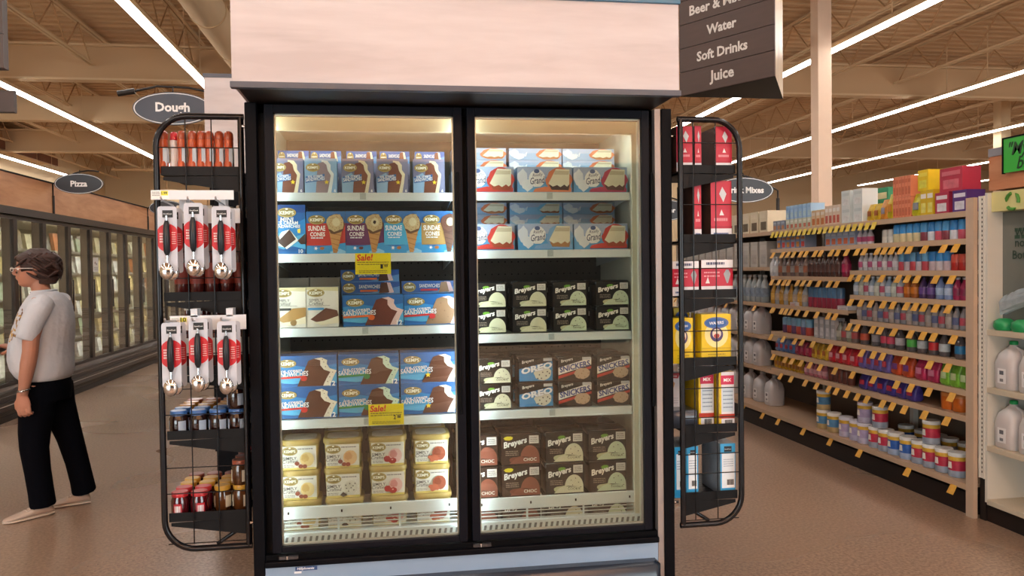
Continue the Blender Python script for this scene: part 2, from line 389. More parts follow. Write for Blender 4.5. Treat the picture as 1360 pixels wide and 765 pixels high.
# frame round the doors
fr = MB(); fr.box(-.477, -.44, 3.235, 3.3, .36, 2.11, BLACK); fr.box(1.055, 1.082, 3.235, 3.3, .36, 2.11, BLACK); fr.box(.275, .34, 3.245, 3.3, .36, 2.11, BLACK); fr.box(-.477, 1.082, 3.235, 3.3, 2.075, 2.11, BLACK); fr.box(-.477, 1.082, 3.205, 3.3, .343, .385, BLACK)
fb(fr, 'door_surround')
fb(MB().box(-.477, 1.082, 3.18, 3.22, .343, .366, BLACKM), 'sill_bumper', bevel=.004)
# lower panels
kp = fb(MB().box(-.477, 1.08, 3.195, 3.3, .20, .342, mat('#8fa9c6', .4, .15, var=.03)), 'kick_panel')
fb(MB().rbox(-.477, 1.08, 3.14, 3.3, .06, .278, mat('#1c2634', .22, var=.04), r=.03), 'bumper')
fb(MB().box(-.46, 1.07, 3.26, 4.1, 0, .06, BLACK), 'toe_kick')
a = Art(.082, .017, y=3.19); a.rect('#2d4f86', 0, .1, 1, 1); a.text('Hillphoenix', .48, .52, .78, '#f2f4f8', 0, .2); a.rect('#f2f4f8', -.05, -.45, .28, .02)
p = fb(a.mb, 'maker_plate'); p.matrix_parent_inverse = Matrix.Translation(Vector((-.325, 0, .322))-Vector((.31, 3.2, 0)))
for hx_ in (-.425, .32):
    fb(MB().box(hx_, hx_+.07, 3.185, 3.2, .371, .383, mat('#55565c', .3, .8)).lathe([(.006, 0), (.006, .014)], CHROME, hx_+.03, 3.19, .371, 8), 'hinge')
# inner liner
LIN = mat('#d9d6c4', .5, var=.02); BACKP = mat('#4a443f', .6, var=.12, scale=10)
lm = MB(); lm.box(1.05, 1.08, 3.3, 3.98, .36, 2.1, LIN); lm.box(-.475, -.4585, 3.3, 3.98, .36, 2.1, LIN); lm.box(-.475, 1.08, 3.3, 3.98, 2.085, 2.105, LIN); lm.box(-.475, 1.08, 3.3, 3.98, .34, .362, mat('#a98f70', .5)); lm.box(-.475, 1.08, 3.345, 3.37, 2.03, 2.085, mat('#e2d5ae', .5)); lm.box(1.03, 1.05, 3.345, 3.37, .36, 2.05, mat('#e2dcc4', .5))
fb(lm, 'inner_liner')
fb(MB().box(-.455, 1.05, 3.95, 3.98, .36, 2.085, BACKP), 'back_panel')
hm_ = MB(); rnd = random.Random(3)
for i in range(46):
    for z in [.6+.06*j for j in range(24)]:
        x = -.44+i*.0325; hm_.box(x, x+.006, 3.947, 3.95, z, z+.006, BLACK)
fb(hm_, 'air_holes')['kind'] = 'stuff'
TUBE = emitter('freezer_tube', (.95, .98, 1, 1), CASE)
TUBE2 = emitter('freezer_tube_bright', (.95, .98, 1, 1), CASE*1.6)
for x in (-.446, .294, .321):
    fb(MB().box(x-.006, x+.006, 3.302, 3.312, .42, 2.06, TUBE2 if x > .3 else TUBE), 'light_tube')
fb(MB().box(-.44, 1.03, 3.378, 3.39, 2.05, 2.062, TUBE), 'light_tube')  # unseen tube added behind the valance to brighten the case top
# doors
for (x0, x1, gx0, gx1, nm) in ((-.45, .299, -.416, .266, 'left'), (.318, 1.06, .350, 1.027, 'right')):
    dd = MB(); z0, z1, g0, g1 = .392, 2.104, .416, 2.071
    dd.box(x0, gx0, 3.2, 3.238, z0, z1, NAVYB); dd.box(gx1, x1, 3.2, 3.238, z0, z1, NAVYB); dd.box(gx0, gx1, 3.2, 3.238, z0, g0, NAVYB); dd.box(gx0, gx1, 3.2, 3.238, g1, z1, NAVYB)
    dr = fb(dd, 'door', bevel=.003)
    fbc(MB().box(gx0, gx1, 3.212, 3.216, g0, g1, GLASS), 'glass', dr)
    fbc(MB().box(gx0, gx1, 3.226, 3.230, g0, g1, GLASS), 'inner_glass', dr)
    sp = MB(); g = mat('#b9b6ad', .35, .7)
    sp.box(gx0, gx0+.006, 3.218, 3.232, g0, g1, g); sp.box(gx1-.006, gx1, 3.218, 3.232, g0, g1, g); sp.box(gx0, gx1, 3.218, 3.232, g0, g0+.006, g); sp.box(gx0, gx1, 3.218, 3.232, g1-.006, g1, g)
    fbc(sp, 'glass_spacer', dr)
    hx_ = gx1+.012 if nm == 'left' else x1+.006
    fbc(MB().box(hx_-.006, hx_+.006, 3.188, 3.2, .9, 1.85, BLACK), 'handle', dr, .003)
# shelves with price rails
RAIL = mat('#dfe8ea', .3, var=.02); SHW = mat('#c9cfd0', .4, .2, var=.03)
for (x0, x1, zs) in ((-.452, .27, (1.785, 1.54, 1.242, .872)), (.33, 1.025, (1.787, 1.547, 1.198, .878))):
    for z in zs:
        sm = MB()
        sm.box(x0, x1, 3.37, 3.9, z-.016, z-.004, SHW)
        sh = fb(sm, 'shelf')
        fbc(MB().box(x0, x1, 3.358, 3.37, z-.03, z, RAIL).box(x0, x1, 3.352, 3.358, z-.034, z-.029, RAIL).box((x0+x1)/2-.012, (x0+x1)/2+.012, 3.353, 3.358, z-.028, z-.002, mat('#b4c0c4', .3)), 'price_rail', sh)
        bk = MB()
        for xx in (x0+.002, x1-.0025): bk.hexa([(xx-.002, 3.40, z-.03), (xx+.002, 3.40, z-.03), (xx+.002, 3.92, z-.07), (xx-.002, 3.92, z-.07), (xx-.002, 3.40, z-.016), (xx+.002, 3.40, z-.016), (xx+.002, 3.92, z-.016), (xx-.002, 3.92, z-.016)], SHW)
        fbc(bk, 'bracket', sh)
for (x0, x1, z) in ((-.452, .275, .522), (.33, 1.045, .512)):
    sh = fb(MB().box(x0, x1, 3.385, 3.9, .364, (.413 if x0 < 0 else .367), SHW), 'deck_rack')
    fbc(MB().box(x0, x1, 3.355, 3.37, z-.05, z, RAIL), 'price_rail', sh, .003)
    sc = MB()
    for q in (.06, .35, .62, .95): sc.lathe([(.004, 0), (.004, .008)], BLACK, 0, 0, 0, 6) if False else sc.box(x0+q*(x1-x0)-.003, x0+q*(x1-x0)+.003, 3.352, 3.355, z-.028, z-.018, BLACK)  # dark of the rail holes put on as small black boxes
    fbc(sc, 'rail_holes', sh)
    wr = MB()
    for q in (.46, .445, .43): wr.tube([(x0, 3.37, z+q-.512-.01), (x1, 3.37, z+q-.512-.01)], .0022, RAIL, 5)
    for q in (.33, .67): wr.box(x0+q*(x1-x0)-.004, x0+q*(x1-x0)+.004, 3.364, 3.368, .405, z-.05, RAIL)
    fbc(wr, 'wire_fence', sh)
gr = MB().box(-.455, 1.05, 3.34, 3.365, .375, .418, RAIL)
fb(gr, 'air_grille')
gs = MB(); x = -.445
while x < 1.04:
    gs.hexa([(x, 3.338, .385), (x+.010, 3.338, .385), (x+.010, 3.341, .385), (x, 3.341, .385), (x+.004, 3.338, .407), (x+.014, 3.338, .407), (x+.014, 3.341, .407), (x+.004, 3.341, .407)], mat('#6f7678', .6)); x += .0235
fb(gs, 'grille_slots')['kind'] = 'stuff'
# header
hd = fb(MB().box(-.523, 1.103, 2.97, 2.99, 2.133, 2.458, MAPLE), 'header_panel')
fb(MB().box(-.523, -.503, 2.99, 4.12, 2.125, 2.458, MAPLE), 'header_side'); fb(MB().box(1.083, 1.103, 2.99, 4.12, 2.125, 2.458, MAPLE), 'header_side')
fb(MB().box(-.528, 1.108, 2.96, 2.992, 2.112, 2.134, NAVY), 'header_trim', bevel=.002); fb(MB().box(-.528, 1.108, 2.96, 2.992, 2.457, 2.485, mat('#46708c', .35)), 'header_trim', bevel=.002)
fb(MB().box(-.503, 1.083, 2.992, 4.12, 2.112, 2.14, mat('#1d1513', .5)), 'header_soffit'); fb(MB().box(-.52, 1.1, 2.995, 4.12, 2.45, 2.46, BLACK), 'header_top')

# ---- sale tags hung on the shelf rails (they clip on: parts of the freezer)
def sale(x, z, price, cents, w_=.142, h_=.085):
    a = Art(w_, h_, y=0); a.rect('#f4e215', 0, 0, 1, 1); a.text('Sale!', .27, .8, .44, '#e03a28', .03, .15, .03)
    a.lines('#8a8420', .06, .95, .42, .62, 2, .45); a.text(price, .74, .36, .07, '#1c1a10', 0, 0, .03, .2); a.text(cents, .86, .38, .1, '#1c1a10', 0, 0, .03, .14); a.lines('#7d771a', .1, .9, .06, .2, 2, .45)
    a.mb.box(-w_/2, w_/2, 0, .0015, 0, h_, ink('#f4e215'))
    o = fb(a.mb, 'sale_tag'); o.matrix_parent_inverse = Matrix.Translation(Vector((x, 3.345, z))-Vector((.31, 3.2, 0))); o['label'] = 'yellow sale tag priced %s%s' % (price, cents)
sale(-.055, 1.455, '1', '99'); sale(-.013, .842, '2', '88')

# ================================================================ FROZEN GOODS
def kemps(a, cx, cz, rx, rz, band='#8f7d43'):
    a.oval(band, cx, cz, rx, rz); a.oval('#d8c27c', cx, cz, rx*.93, rz*.9); a.oval(band, cx, cz, rx*.88, rz*.82)
    a.text('KEMPS', cx, cz-.02*rz, rx*1.5, '#fbf7e4', 0, 0, .03); a.oval('#fbf7e4', cx, cz+rz*.72, rx*.16, rz*.18, 6)
def body_box(w_, h_, d_, col, front=None):
    return MB().box(-w_/2, w_/2, 0, d_, 0, h_, ink(col)).mesh('carton')
def swirl(a):
    a.rect('#1d63a8', 0, 0, 1, 1); a.poly('#2e8ad0', [(0, .62), (.3, .7), (.6, .6), (1, .72), (1, .4), (.6, .35), (.3, .45), (0, .36)]); a.poly('#56b4e6', [(0, .4), (.35, .46), (.7, .36), (1, .42), (1, .1), (.6, .16), (.3, .1), (0, .16)])
    a.rect('#2b72ba', 0, 0, 1, .06)
def sandwich(a, cx, s_, choc='#5b3426', cream='#f0ead8', bits=None, z0=0):
    f = lambda pts: [(cx+x*s_, z0+z) for x, z in pts]
    a.poly(cream, f([(-.02, .9), (.1, .93), (.2, .84), (.19, .72), (.24, .58), (.36, .5), (.3, .3), (.24, .02), (-.1, .02)]))
    a.poly(choc, f([(-.12, .84), (-.02, .9), (.08, .84), (.08, .68), (.14, .54), (.25, .46), (.19, .28), (.12, .02), (-.32, .02)]))
    if bits: a.dots(bits, f([(.14, .78), (.17, .63), (.29, .45), (.24, .3), (.2, .15), (.12, .87)]), .008)
    a.dots('#472519', f([(-.05, .7), (.02, .45), (-.1, .3), (-.2, .15), (.08, .25)]), .007)
def art_sand12(ribbon='#c8322b', bits='#2a2522', cream='#f0ead8', choc='#5b3426', star=False, w_=.245, h_=.127, no='12'):
    a = Art(w_, h_); swirl(a); sandwich(a, .66, .95, choc, cream, bits); kemps(a, .2, .76, .15, .13)
    a.text('ice cream', .26, .535, .36, '#ffffff', .05, .2, .012, .09, '#1c4f92'); a.text('SANDWICHES', .27, .42, .54, '#ffffff', .04, .1, .014, .16, '#1c4f92')
    a.poly(ribbon, [(.0, .26), (.5, .31), (.5, .37), (.0, .33)]); a.text(no, .93, .1, .09, '#ffffff', 0, 0, .03)
    if star: a.poly('#f2d43a', [(.46+.05*(1 if i % 2 == 0 else .45)*math.cos(PI/2+i*PI/5), .27+.095*(1 if i % 2 == 0 else .45)*math.sin(PI/2+i*PI/5)) for i in range(10)])
    else: a.blob(ribbon, .47, .27, .055, .08, .2)
    return a.mesh()
def art_flat(ribbon='#c8322b', cream='#f0ead8', choc='#5b3426', w_=.245, h_=.052):
    a = Art(w_, h_); a.rect('#2b5ea6', 0, 0, 1, 1); a.poly('#5c93cc', [(0, 0), (.5, .1), (1, .6), (1, 0)]); kemps(a, .13, .5, .11, .4)
    a.text('SANDWICHES', .48, .6, .36, '#ffffff', 0, .1, .012, .3, '#1c4f92'); a.rect(ribbon, .32, .18, .62, .34)
    a.poly(cream, [(.74, .95), (.84, .9), (.9, .1), (.8, .05)]); a.poly(choc, [(.68, .9), (.78, .92), (.82, .1), (.64, .05)]); return a.mesh()
def pack(w_, h_, d_, col, artm, extra=()): return (body_box(w_, h_, d_, col), [('printed_front', artm)] + list(extra))
P12 = {
 'chip': pack(.245, .127, .115, '#2468ac', art_sand12('#c8322b', '#2a2522')),
 'mint': pack(.245, .127, .115, '#2468ac', art_sand12('#2f8a4a', '#24453a', '#cfe8d6')),
 'van': pack(.245, .127, .115, '#2468ac', art_sand12('#4ba3d8', None, star=True)),
 'neo': pack(.245, .127, .115, '#2468ac', art_sand12('#d8662e', None, '#e9c8c4', '#6b342a')),
 'straw': pack(.245, .127, .115, '#2468ac', art_sand12('#c9373a', None, '#ecc9cf', '#97765a')),
}
PF = {'neo': pack(.245, .05, .1, '#2a5fa6', art_flat('#d8662e', '#e9c8c4')), 'straw': pack(.245, .05, .1, '#2a5fa6', art_flat('#c9373a', '#ecc9cf', '#97765a'))}
SH3, SH4 = 1.2425, .8725
names4 = [(-.333, 'chip', 'chocolate chip ice cream sandwiches with red ribbon'), (-.081, 'mint', 'mint ice cream sandwiches with green ribbon'), (.171, 'van', 'vanilla ice cream sandwiches with star ribbon')]
for x, k_, t in names4:
    for j, w_ in ((0, 'lower'), (1, 'upper')):
        put(P12[k_], 'sandwich_carton', (x, 3.40, SH4+j*.128), '%s blue carton of %s, left door' % (w_, t), 'ice cream', 'blue cartons of ice cream sandwiches in stacks')
put(P12['neo'], 'sandwich_carton', (-.058, 3.40, SH3), 'blue ice cream sandwich carton with orange ribbon on the third shelf', 'ice cream', 'blue cartons of ice cream sandwiches in stacks')
put(P12['straw'], 'sandwich_carton', (.19, 3.40, SH3), 'blue sandwich carton with red ribbon and tan wafer, third shelf', 'ice cream', 'blue cartons of ice cream sandwiches in stacks')
for x, k_ in ((-.06, 'neo'), (.192, 'straw')):
    put(P12[k_], 'sandwich_carton', (x-.01, 3.53, SH3), 'hidden blue carton directly behind the front %s sandwich carton' % ('orange-ribbon' if k_ == 'neo' else 'red-ribbon'), 'ice cream', 'blue cartons of ice cream sandwiches in stacks')
put(PF['neo'], 'sandwich_carton', (-.07, 3.53, SH3+.128), 'blue carton lying flat behind the orange-ribbon carton, lower one', 'ice cream', 'flat blue sandwich cartons')
put(PF['neo'], 'sandwich_carton', (-.072, 3.53, SH3+.179), 'blue carton lying flat behind the orange-ribbon carton, upper one', 'ice cream', 'flat blue sandwich cartons')
put(PF['straw'], 'sandwich_carton', (.185, 3.53, SH3+.128), 'blue carton lying flat behind the red-ribbon carton', 'ice cream', 'flat blue sandwich cartons')
# small sandwich boxes, top left shelf
def art_small(pale=False):
    a = Art(.128, .142); a.rect('#7c7fa0' if not pale else '#86aed4', 0, 0, 1, 1); a.poly('#8fb6da', [(0, 0), (.35, 0), (.5, .35), (.3, .6), (0, .45)])
    f = lambda pts: [(.62+x*.95, z) for x, z in pts]
    a.poly('#eadfc0' if not pale else '#e6ecec', f([(-.1, .95), (.1, .93), (.2, .82), (.2, .68), (.3, .56), (.26, .3), (.2, 0), (.0, 0)]))
    a.poly('#7a4634' if not pale else '#927f86', f([(-.22, .86), (-.05, .9), (.06, .82), (.1, .66), (.2, .52), (.15, .28), (.08, 0), (-.3, 0)]))
    kemps(a, .26, .74, .22, .12, '#9b8347'); a.poly('#3b6aa8', [(.03, .3), (.62, .38), (.62, .56), (.03, .48)]); a.text('ice cream', .33, .5, .45, '#ffffff', .1, .1, .012); a.text('SANDWICHES', .33, .41, .58, '#ffffff', .1, .1, .012, .1)
    a.poly('#f2d43a', [(.68+.08*(1 if i % 2 == 0 else .45)*math.cos(PI/2+i*PI/5), .32+.07*(1 if i % 2 == 0 else .45)*math.sin(PI/2+i*PI/5)) for i in range(10)]); a.text('6', .93, .08, .06, '#ffffff', 0, 0, .03)
    return a.mesh()
ps = pack(.126, .140, .10, '#51709f', art_small()); psp = pack(.126, .140, .10, '#7ba3cc', art_small(True)); pfl = pack(.126, .05, .1, '#7d86a0', art_flat('#d9d2c2', '#eadfc0', '#7a4634', .126, .05))
for i, x in enumerate((-.392, -.259, -.111, .028, .177)):
    put(psp if i == 1 else ps, 'sandwich_carton', (x, 3.40, 1.785), ['leftmost small brown and blue sandwich carton on the top left shelf', 'palest small sandwich carton on the top left shelf', 'middle small sandwich carton on the top left shelf', 'small sandwich carton second from right on the top left shelf', 'rightmost small sandwich carton on the top left shelf'][i], 'ice cream', 'small sandwich cartons on the top shelf')
    o_ = ['leftmost', 'palest', 'middle', 'second from right', 'rightmost'][i]
    put(ps, 'sandwich_carton', (x+.012, 3.53, 1.785), 'small sandwich carton standing behind the %s top-shelf one' % o_, 'ice cream', 'small sandwich cartons on the top shelf')
    put(pfl, 'sandwich_carton', (x+.012, 3.53, 1.926), 'flat small carton lying behind and above the %s top-shelf one' % o_, 'ice cream', 'flat small cartons on the top shelf')
# mini sandwiches tall box and sundae cones
a = Art(.124, .2); swirl(a); a.rect('#1f4f97', 0, .84, 1, 1); kemps(a, .42, .84, .3, .1); a.text('MINI', .42, .7, .4, '#fff', 0, .1, .012); a.text('ICE CREAM', .42, .63, .7, '#fff', .012, .1, .03); a.text('SANDWICHES', .42, .56, .84, '#fff', .012, .1, .03)
a.poly('#eef0ea', [(.0, .2), (.25, .45), (.5, .5), (.78, .28), (.4, .1), (.36, .13)]); a.poly('#4a332c', [(.12, .25), (.5, .5), (.7, .3), (.34, .13)]); a.poly('#4a332c', [(.75, .27), (1, .42), (1, .2), (.85, .2)]); a.poly('#4a332c', [(0, .36), (.14, .38), (.2, .28), (0, .16)]); a.poly('#f2d43a', [(.75, .5), (.85, .52), (.84, .42), (.76, .43)]); a.text('10', .85, .06, .14, '#fff', 0, 0, .03)
put(pack(.124, .198, .11, '#2463a6', a.mesh()), 'mini_sandwich_carton', (-.386, 3.40, 1.54), 'tall blue mini sandwich carton at the left end of the second shelf', 'ice cream')
def art_cone(col, top='#d9cfa6', choc=False, dark=None):
    a = Art(.155, .173); a.rect('#2f6fb5', 0, 0, 1, 1); a.rect(col, 0, .2, 1, .72); a.poly('#3a9ad8', [(0, 0), (1, 0), (1, .26), (.6, .2), (.3, .16), (0, .2)])
    a.poly('#8fc6e8', [(.6, .05), (.85, .12), (1, .06), (1, 0), (.6, 0)])
    a.poly('#c8935a' if not dark else '#6a4a3c', [(.58, .56), (.92, .56), (.78, .02), (.68, .02)])
    for i in range(4): a.poly('#a8743e' if not dark else '#54382e', [(.6+.025*i, .5-.12*i), (.9-.03*i, .44-.12*i), (.9-.03*i, .42-.12*i), (.6+.025*i, .48-.12*i)], False)
    a.k += 1
    a.blob('#6b4a34' if not dark else '#5a3a30', .75, .7, .23, .24, .08, seed=2); a.blob('#c9b184' if not dark else '#684438', .75, .73, .22, .21, .12, seed=4)
    rnd = random.Random(5); a.dots('#8a6a42' if not dark else '#4d2f26', [(.75+.19*math.cos(t)*rnd.uniform(.6, 1), .73+.18*math.sin(t)*rnd.uniform(.6, 1)) for t in [i*.35 for i in range(18)]], .012)
    a.blob(top, .77, .74, .1, .1, .06, seed=6); a.blob('#3a2c22' if choc else top, .76, .74, .04, .045, .2, seed=7)
    kemps(a, .27, .8, .22, .11); a.text('SUNDAE', .27, .6, .44, '#ffffff', 0, 0, .02, .12); a.text('CONES', .29, .46, .38, '#ffffff', 0, 0, .02, .1); a.lines('#e8eef4', .12, .44, .35, .39, 1, .7)
    a.poly('#ffffff', [(.24+.06*(1 if i % 2 == 0 else .35)*math.cos(i*PI/6), .13+.055*(1 if i % 2 == 0 else .35)*math.sin(i*PI/6)) for i in range(12)])
    a.blob('#b5713a' if not choc else '#7a4038', .4, .13, .06, .04, .2); return a.mesh()
for x, c_, ch, dk, t in ((-.243, '#c23a34', False, None, 'red-banded'), (-.087, '#6d3566', True, None, 'purple-banded'), (.066, '#49b0e0', False, None, 'sky-blue-banded'), (.221, '#b3925a', False, 1, 'tan-banded brown')):
    put(pack(.153, .171, .12, '#2b62a8', art_cone(c_, '#d9cfa6', ch, dk)), 'cone_carton', (x, 3.40, 1.54), '%s sundae cones carton on the second shelf' % t, 'ice cream', 'sundae cones cartons')
# simply crafted bars
def art_bar(dark):
    a = Art(.128, .162); a.rect('#e9e6dc', 0, 0, 1, 1); a.poly('#d9d2a6', [(0, .94), (1, .9), (1, 1), (0, 1)]); kemps(a, .3, .86, .27, .1); a.text('SIMPLY', .3, .68, .42, '#4a4a46', 0, 0, 0); a.text('Crafted', .3, .6, .44, '#4a4a46', 0, .2, 0)
    a.rect('#4f97cf' if dark else '#3c3a36', .05, .43, .55, .49); a.poly('#f1e8cc', [(.2, .12), (.45, .05), (1, .1), (1, .3), (.6, .18)]); a.poly('#6a4438' if dark else '#b08a54', [(.12, .2), (.6, .48), (1, .5) if not dark else (.95, .42), (1, .28), (.55, .16), (.3, .13)]); a.blob('#6a4438' if dark else '#94754a', .62, .34 if dark else .12, .1, .08, .2)
    a.lines('#b8b4aa', .05, .75, .52, .56, 1, .6); return a.mesh()
put(pack(.128, .162, .11, '#d6d3c8', art_bar(False)), 'ice_cream_bar_carton', (-.392, 3.40, SH3), 'white bar carton with golden wafer picture, third shelf', 'ice cream', 'white ice cream bar cartons')
put(pack(.124, .162, .11, '#d6d3c8', art_bar(True)), 'ice_cream_bar_carton', (-.262, 3.40, SH3), 'white bar carton with chocolate bar picture and blue strip', 'ice cream', 'white ice cream bar cartons')
rear = pack(.124, .2, .11, '#6f6a60', art_bar(True))
plain = MB().box(-.062, .062, 0, .11, 0, .2, mat('#77726a', .5)).mesh('carton')  # hazy dimness of the back row put into the grey colour
for i, x in enumerate((-.39, -.262)):
    put((plain, []), 'dim_carton', (x, 3.55, SH3), 'plain carton, back-shelf dimness put into its grey, behind the %s white bar carton' % ('left', 'right')[i], 'carton', 'dim-coloured cartons at the back')
# round-cornered tubs
GOLD = mat('#b39a58', .35, var=.05, coat=.3); TUBY = mat('#d8c684', .4, var=.04)
def tub_body():
    b = MB(); rr = [ring(0, .078, .134, .13, .03, 0, 4), ring(0, .078, .14, .136, .03, .005, 4), ring(0, .078, .15, .146, .034, .1, 4), ring(0, .078, .15, .146, .034, .104, 4)]
    b.rings(rr, TUBY); return b.mesh('tub')
def tub_lid():
    b = MB(); rr = [ring(0, .078, .156, .152, .036, .099, 4), ring(0, .078, .16, .156, .037, .102, 4), ring(0, .078, .158, .154, .037, .118, 4), ring(0, .078, .15, .146, .034, .1225, 4), ring(0, .078, .13, .126, .03, .121, 4)]
    b.rings(rr, GOLD); b.rings([ring(0, .078, .128, .124, .03, .1212, 4), ring(0, .078, .126, .122, .03, .1228, 4)], mat('#cfc6b8', .35, var=.25, scale=25)); return b.mesh('lid')
TB, TL = tub_body(), tub_lid()
def art_tub(scoop, second, fruit, fruitc, blk=False):
    a = Art(.134, .097, slope=.05, y=.0088); a.rect('#e8e6de', 0, 0, 1, 1); a.rect('#dfcb74', 0, 0, 1, .09); kemps(a, .22, .8, .23, .19)
    a.text('SIMPLY', .22, .5, .4, '#4a4a48', 0, 0, .01); a.text('Crafted', .22, .37, .44, '#4a4a48', 0, .2, 0); a.lines('#8a8a86', .04, .36, .12, .24, 2, .4); a.lines('#8a8a86', .46, .92, .84, .94, 1, .5)
    a.blob(scoop, .73, .45, .21, .3, .07, seed=3); a.blob(second, .68, .5, .12, .18, .3, seed=9)
    if blk: a.dots('#2e2c2a', [(.6, .4), (.7, .6), (.8, .5), (.66, .28), (.82, .32), (.74, .42), (.58, .54), (.86, .6)], .02)
    if fruit == 1:
        for q, (x, z) in enumerate(((.43, .28), (.54, .16), (.66, .15))): a.blob(fruitc, x, z, .07, .09, .05, seed=q)
    elif fruit == 2: a.blob(fruitc, .48, .3, .1, .14, .1, seed=1); a.blob(fruitc, .64, .22, .12, .13, .1, seed=5); a.blob('#f1b8b4', .64, .26, .03, .03)
    elif fruit == 3: a.poly(fruitc, [(.4, .12), (.5, .26), (.62, .12), (.5, .04)])
    else: a.blob(fruitc, .56, .24, .16, .16, .25, seed=2)
    return a.mesh()
T = {'pecan': (TB, [('lid', TL), ('printed_label', art_tub('#dcc48a', '#c9a866', 1, '#8a4434'))]), 'pecan2': (TB, [('lid', TL), ('printed_label', art_tub('#e0b98a', '#d29f6e', 1, '#8e4236'))]),
     'cookies': (TB, [('lid', TL), ('printed_label', art_tub('#dedcd0', '#cfcdc0', 3, '#2f2d2b', True))]), 'berry': (TB, [('lid', TL), ('printed_label', art_tub('#e6bcb8', '#d28a88', 2, '#b0292c'))]),
     'choc': (TB, [('lid', TL), ('printed_label', art_tub('#a4553f', '#8d432f', 4, '#b96248'))])}
SH5 = .5375
cols = [(-.366, ('pecan', 'pecan'), 'leftmost column'), (-.193, ('cookies', 'pecan2'), 'second column'), (-.01, ('berry', 'berry'), 'third column'), (.171, ('choc', 'choc'), 'fourth column')]
tn = {'pecan': 'nut ice cream', 'pecan2': 'caramel ice cream', 'cookies': 'cookies ice cream', 'berry': 'cherry ice cream', 'choc': 'chocolate ice cream'}
for x, kk, cn in cols:
    for j in (0, 1):
        put(T[kk[j]], 'ice_cream_tub', (x, 3.40, SH5+j*.1235), '%s gold-lidded tub of %s, %s of the left door' % (('lower', 'upper')[j], tn[kk[j]], cn), 'ice cream', 'gold tubs on the bottom shelf')
        if x > -.3: put(T[kk[j]], 'ice_cream_tub', (x-.008, 3.56, SH5+j*.1235), '%s gold-lidded tub in the row behind the %s' % (('lower', 'upper')[j], cn), 'ice cream', 'gold tubs on the bottom shelf')
    put(T[kk[0]], 'ice_cream_tub', (x+.004, 3.40, .414), 'gold-lidded tub of %s seen through the bottom wires, %s' % (tn[kk[0]], cn), 'ice cream', 'gold tubs behind the bottom wires')
# cake dessert cartons
def art_cake(acc, crust, bg='#5f9fd2', h_=.11, flat=False):
    a = Art(.236, h_); a.rect('#a9b9d8', 0, 0, 1, 1); a.poly(bg, [(0, .0), (1, 0), (1, .5), (.5, .62), (0, .5)])
    a.blob('#dfe6ee', .1, .6, .09, .3, .2, 12, 3); a.blob('#e6ebf0', .18, .3, .1, .22, .2, 12, 5)
    if not flat:
        a.blob('#f3f4f4', .36, .56, .15, .34, .05, 16, 4); a.text('Really', .37, .68, .18, '#3a4a6a', .12, .3, 0); a.text('Grand', .36, .48, .26, '#3a4a6a', .12, .3, .01, .26); a.oval('#4b5f8c', .35, .83, .05, .08)
    else: a.text('Grand', .2, .5, .26, '#f3f4f4', 0, .2, .01)
    a.blob(acc, .76, .5, .24, .46, .1, 18, 6); a.poly(acc, [(.28, .04), (.98, .04), (.98, .2), (.5, .24), (.32, .16)]) if not flat else None
    a.poly(crust, [(.57, .3), (.62, .12), (.93, .1), (.95, .32)]); a.poly('#e9e2c8', [(.56, .36), (.7, .92), (.95, .9), (.94, .32), (.9, .24), (.85, .32), (.78, .22), (.72, .3), (.64, .24)]); a.poly('#c9bfa2', [(.68, .86), (.94, .84), (.93, .7), (.66, .7)])
    return a.mesh()
CK = {k_: pack(.236, .108, .16, '#8aa6c8', art_cake(*v)) for k_, v in {'red': ('#c8423c', '#a04a30'), 'orange': ('#d87a50', '#4a3028'), 'pink': ('#b83a58', '#6a4038'), 'blue': ('#7aa8d8', '#a8784a', '#4fa0d8')}.items()}
CF = pack(.236, .052, .16, '#9aaccc', art_cake('#d87a50', '#a8683a', '#8fb0d4', .052, True)); CF2 = pack(.236, .052, .16, '#7fb4dc', art_cake('#7ac0e8', '#a8683a', '#8cc6ec', .052, True))
for zi, (z, kk) in enumerate(((1.788, ('red', 'orange', 'pink')), (1.548, ('red', 'blue', 'red')))):
    sn = ('top', 'second')[zi]
    for i, (x, k_) in enumerate(zip((.416, .666, .908), kk)):
        pn = ('left', 'middle', 'right')[i]
        put(CK[k_], 'cake_carton', (x, 3.40, z), 'pale blue cake carton with %s accent at the %s of the %s right shelf' % (k_, pn, sn), 'dessert', 'cake cartons behind the right door')
        put(CK[k_], 'cake_carton', (x-.012, 3.58, z), 'cake carton standing behind the %s front one, %s right shelf' % (pn, sn), 'dessert', 'cake cartons behind the right door')
        for j in (0, 1):
            put(CF2 if (i == 1 and zi == 1) else CF, 'cake_carton', (x-.006, 3.58, z+.109+j*.053), '%s flat cake carton stacked behind the %s front one, %s right shelf' % (('lower', 'upper')[j], pn, sn), 'dessert', 'flat cake cartons behind the right door')
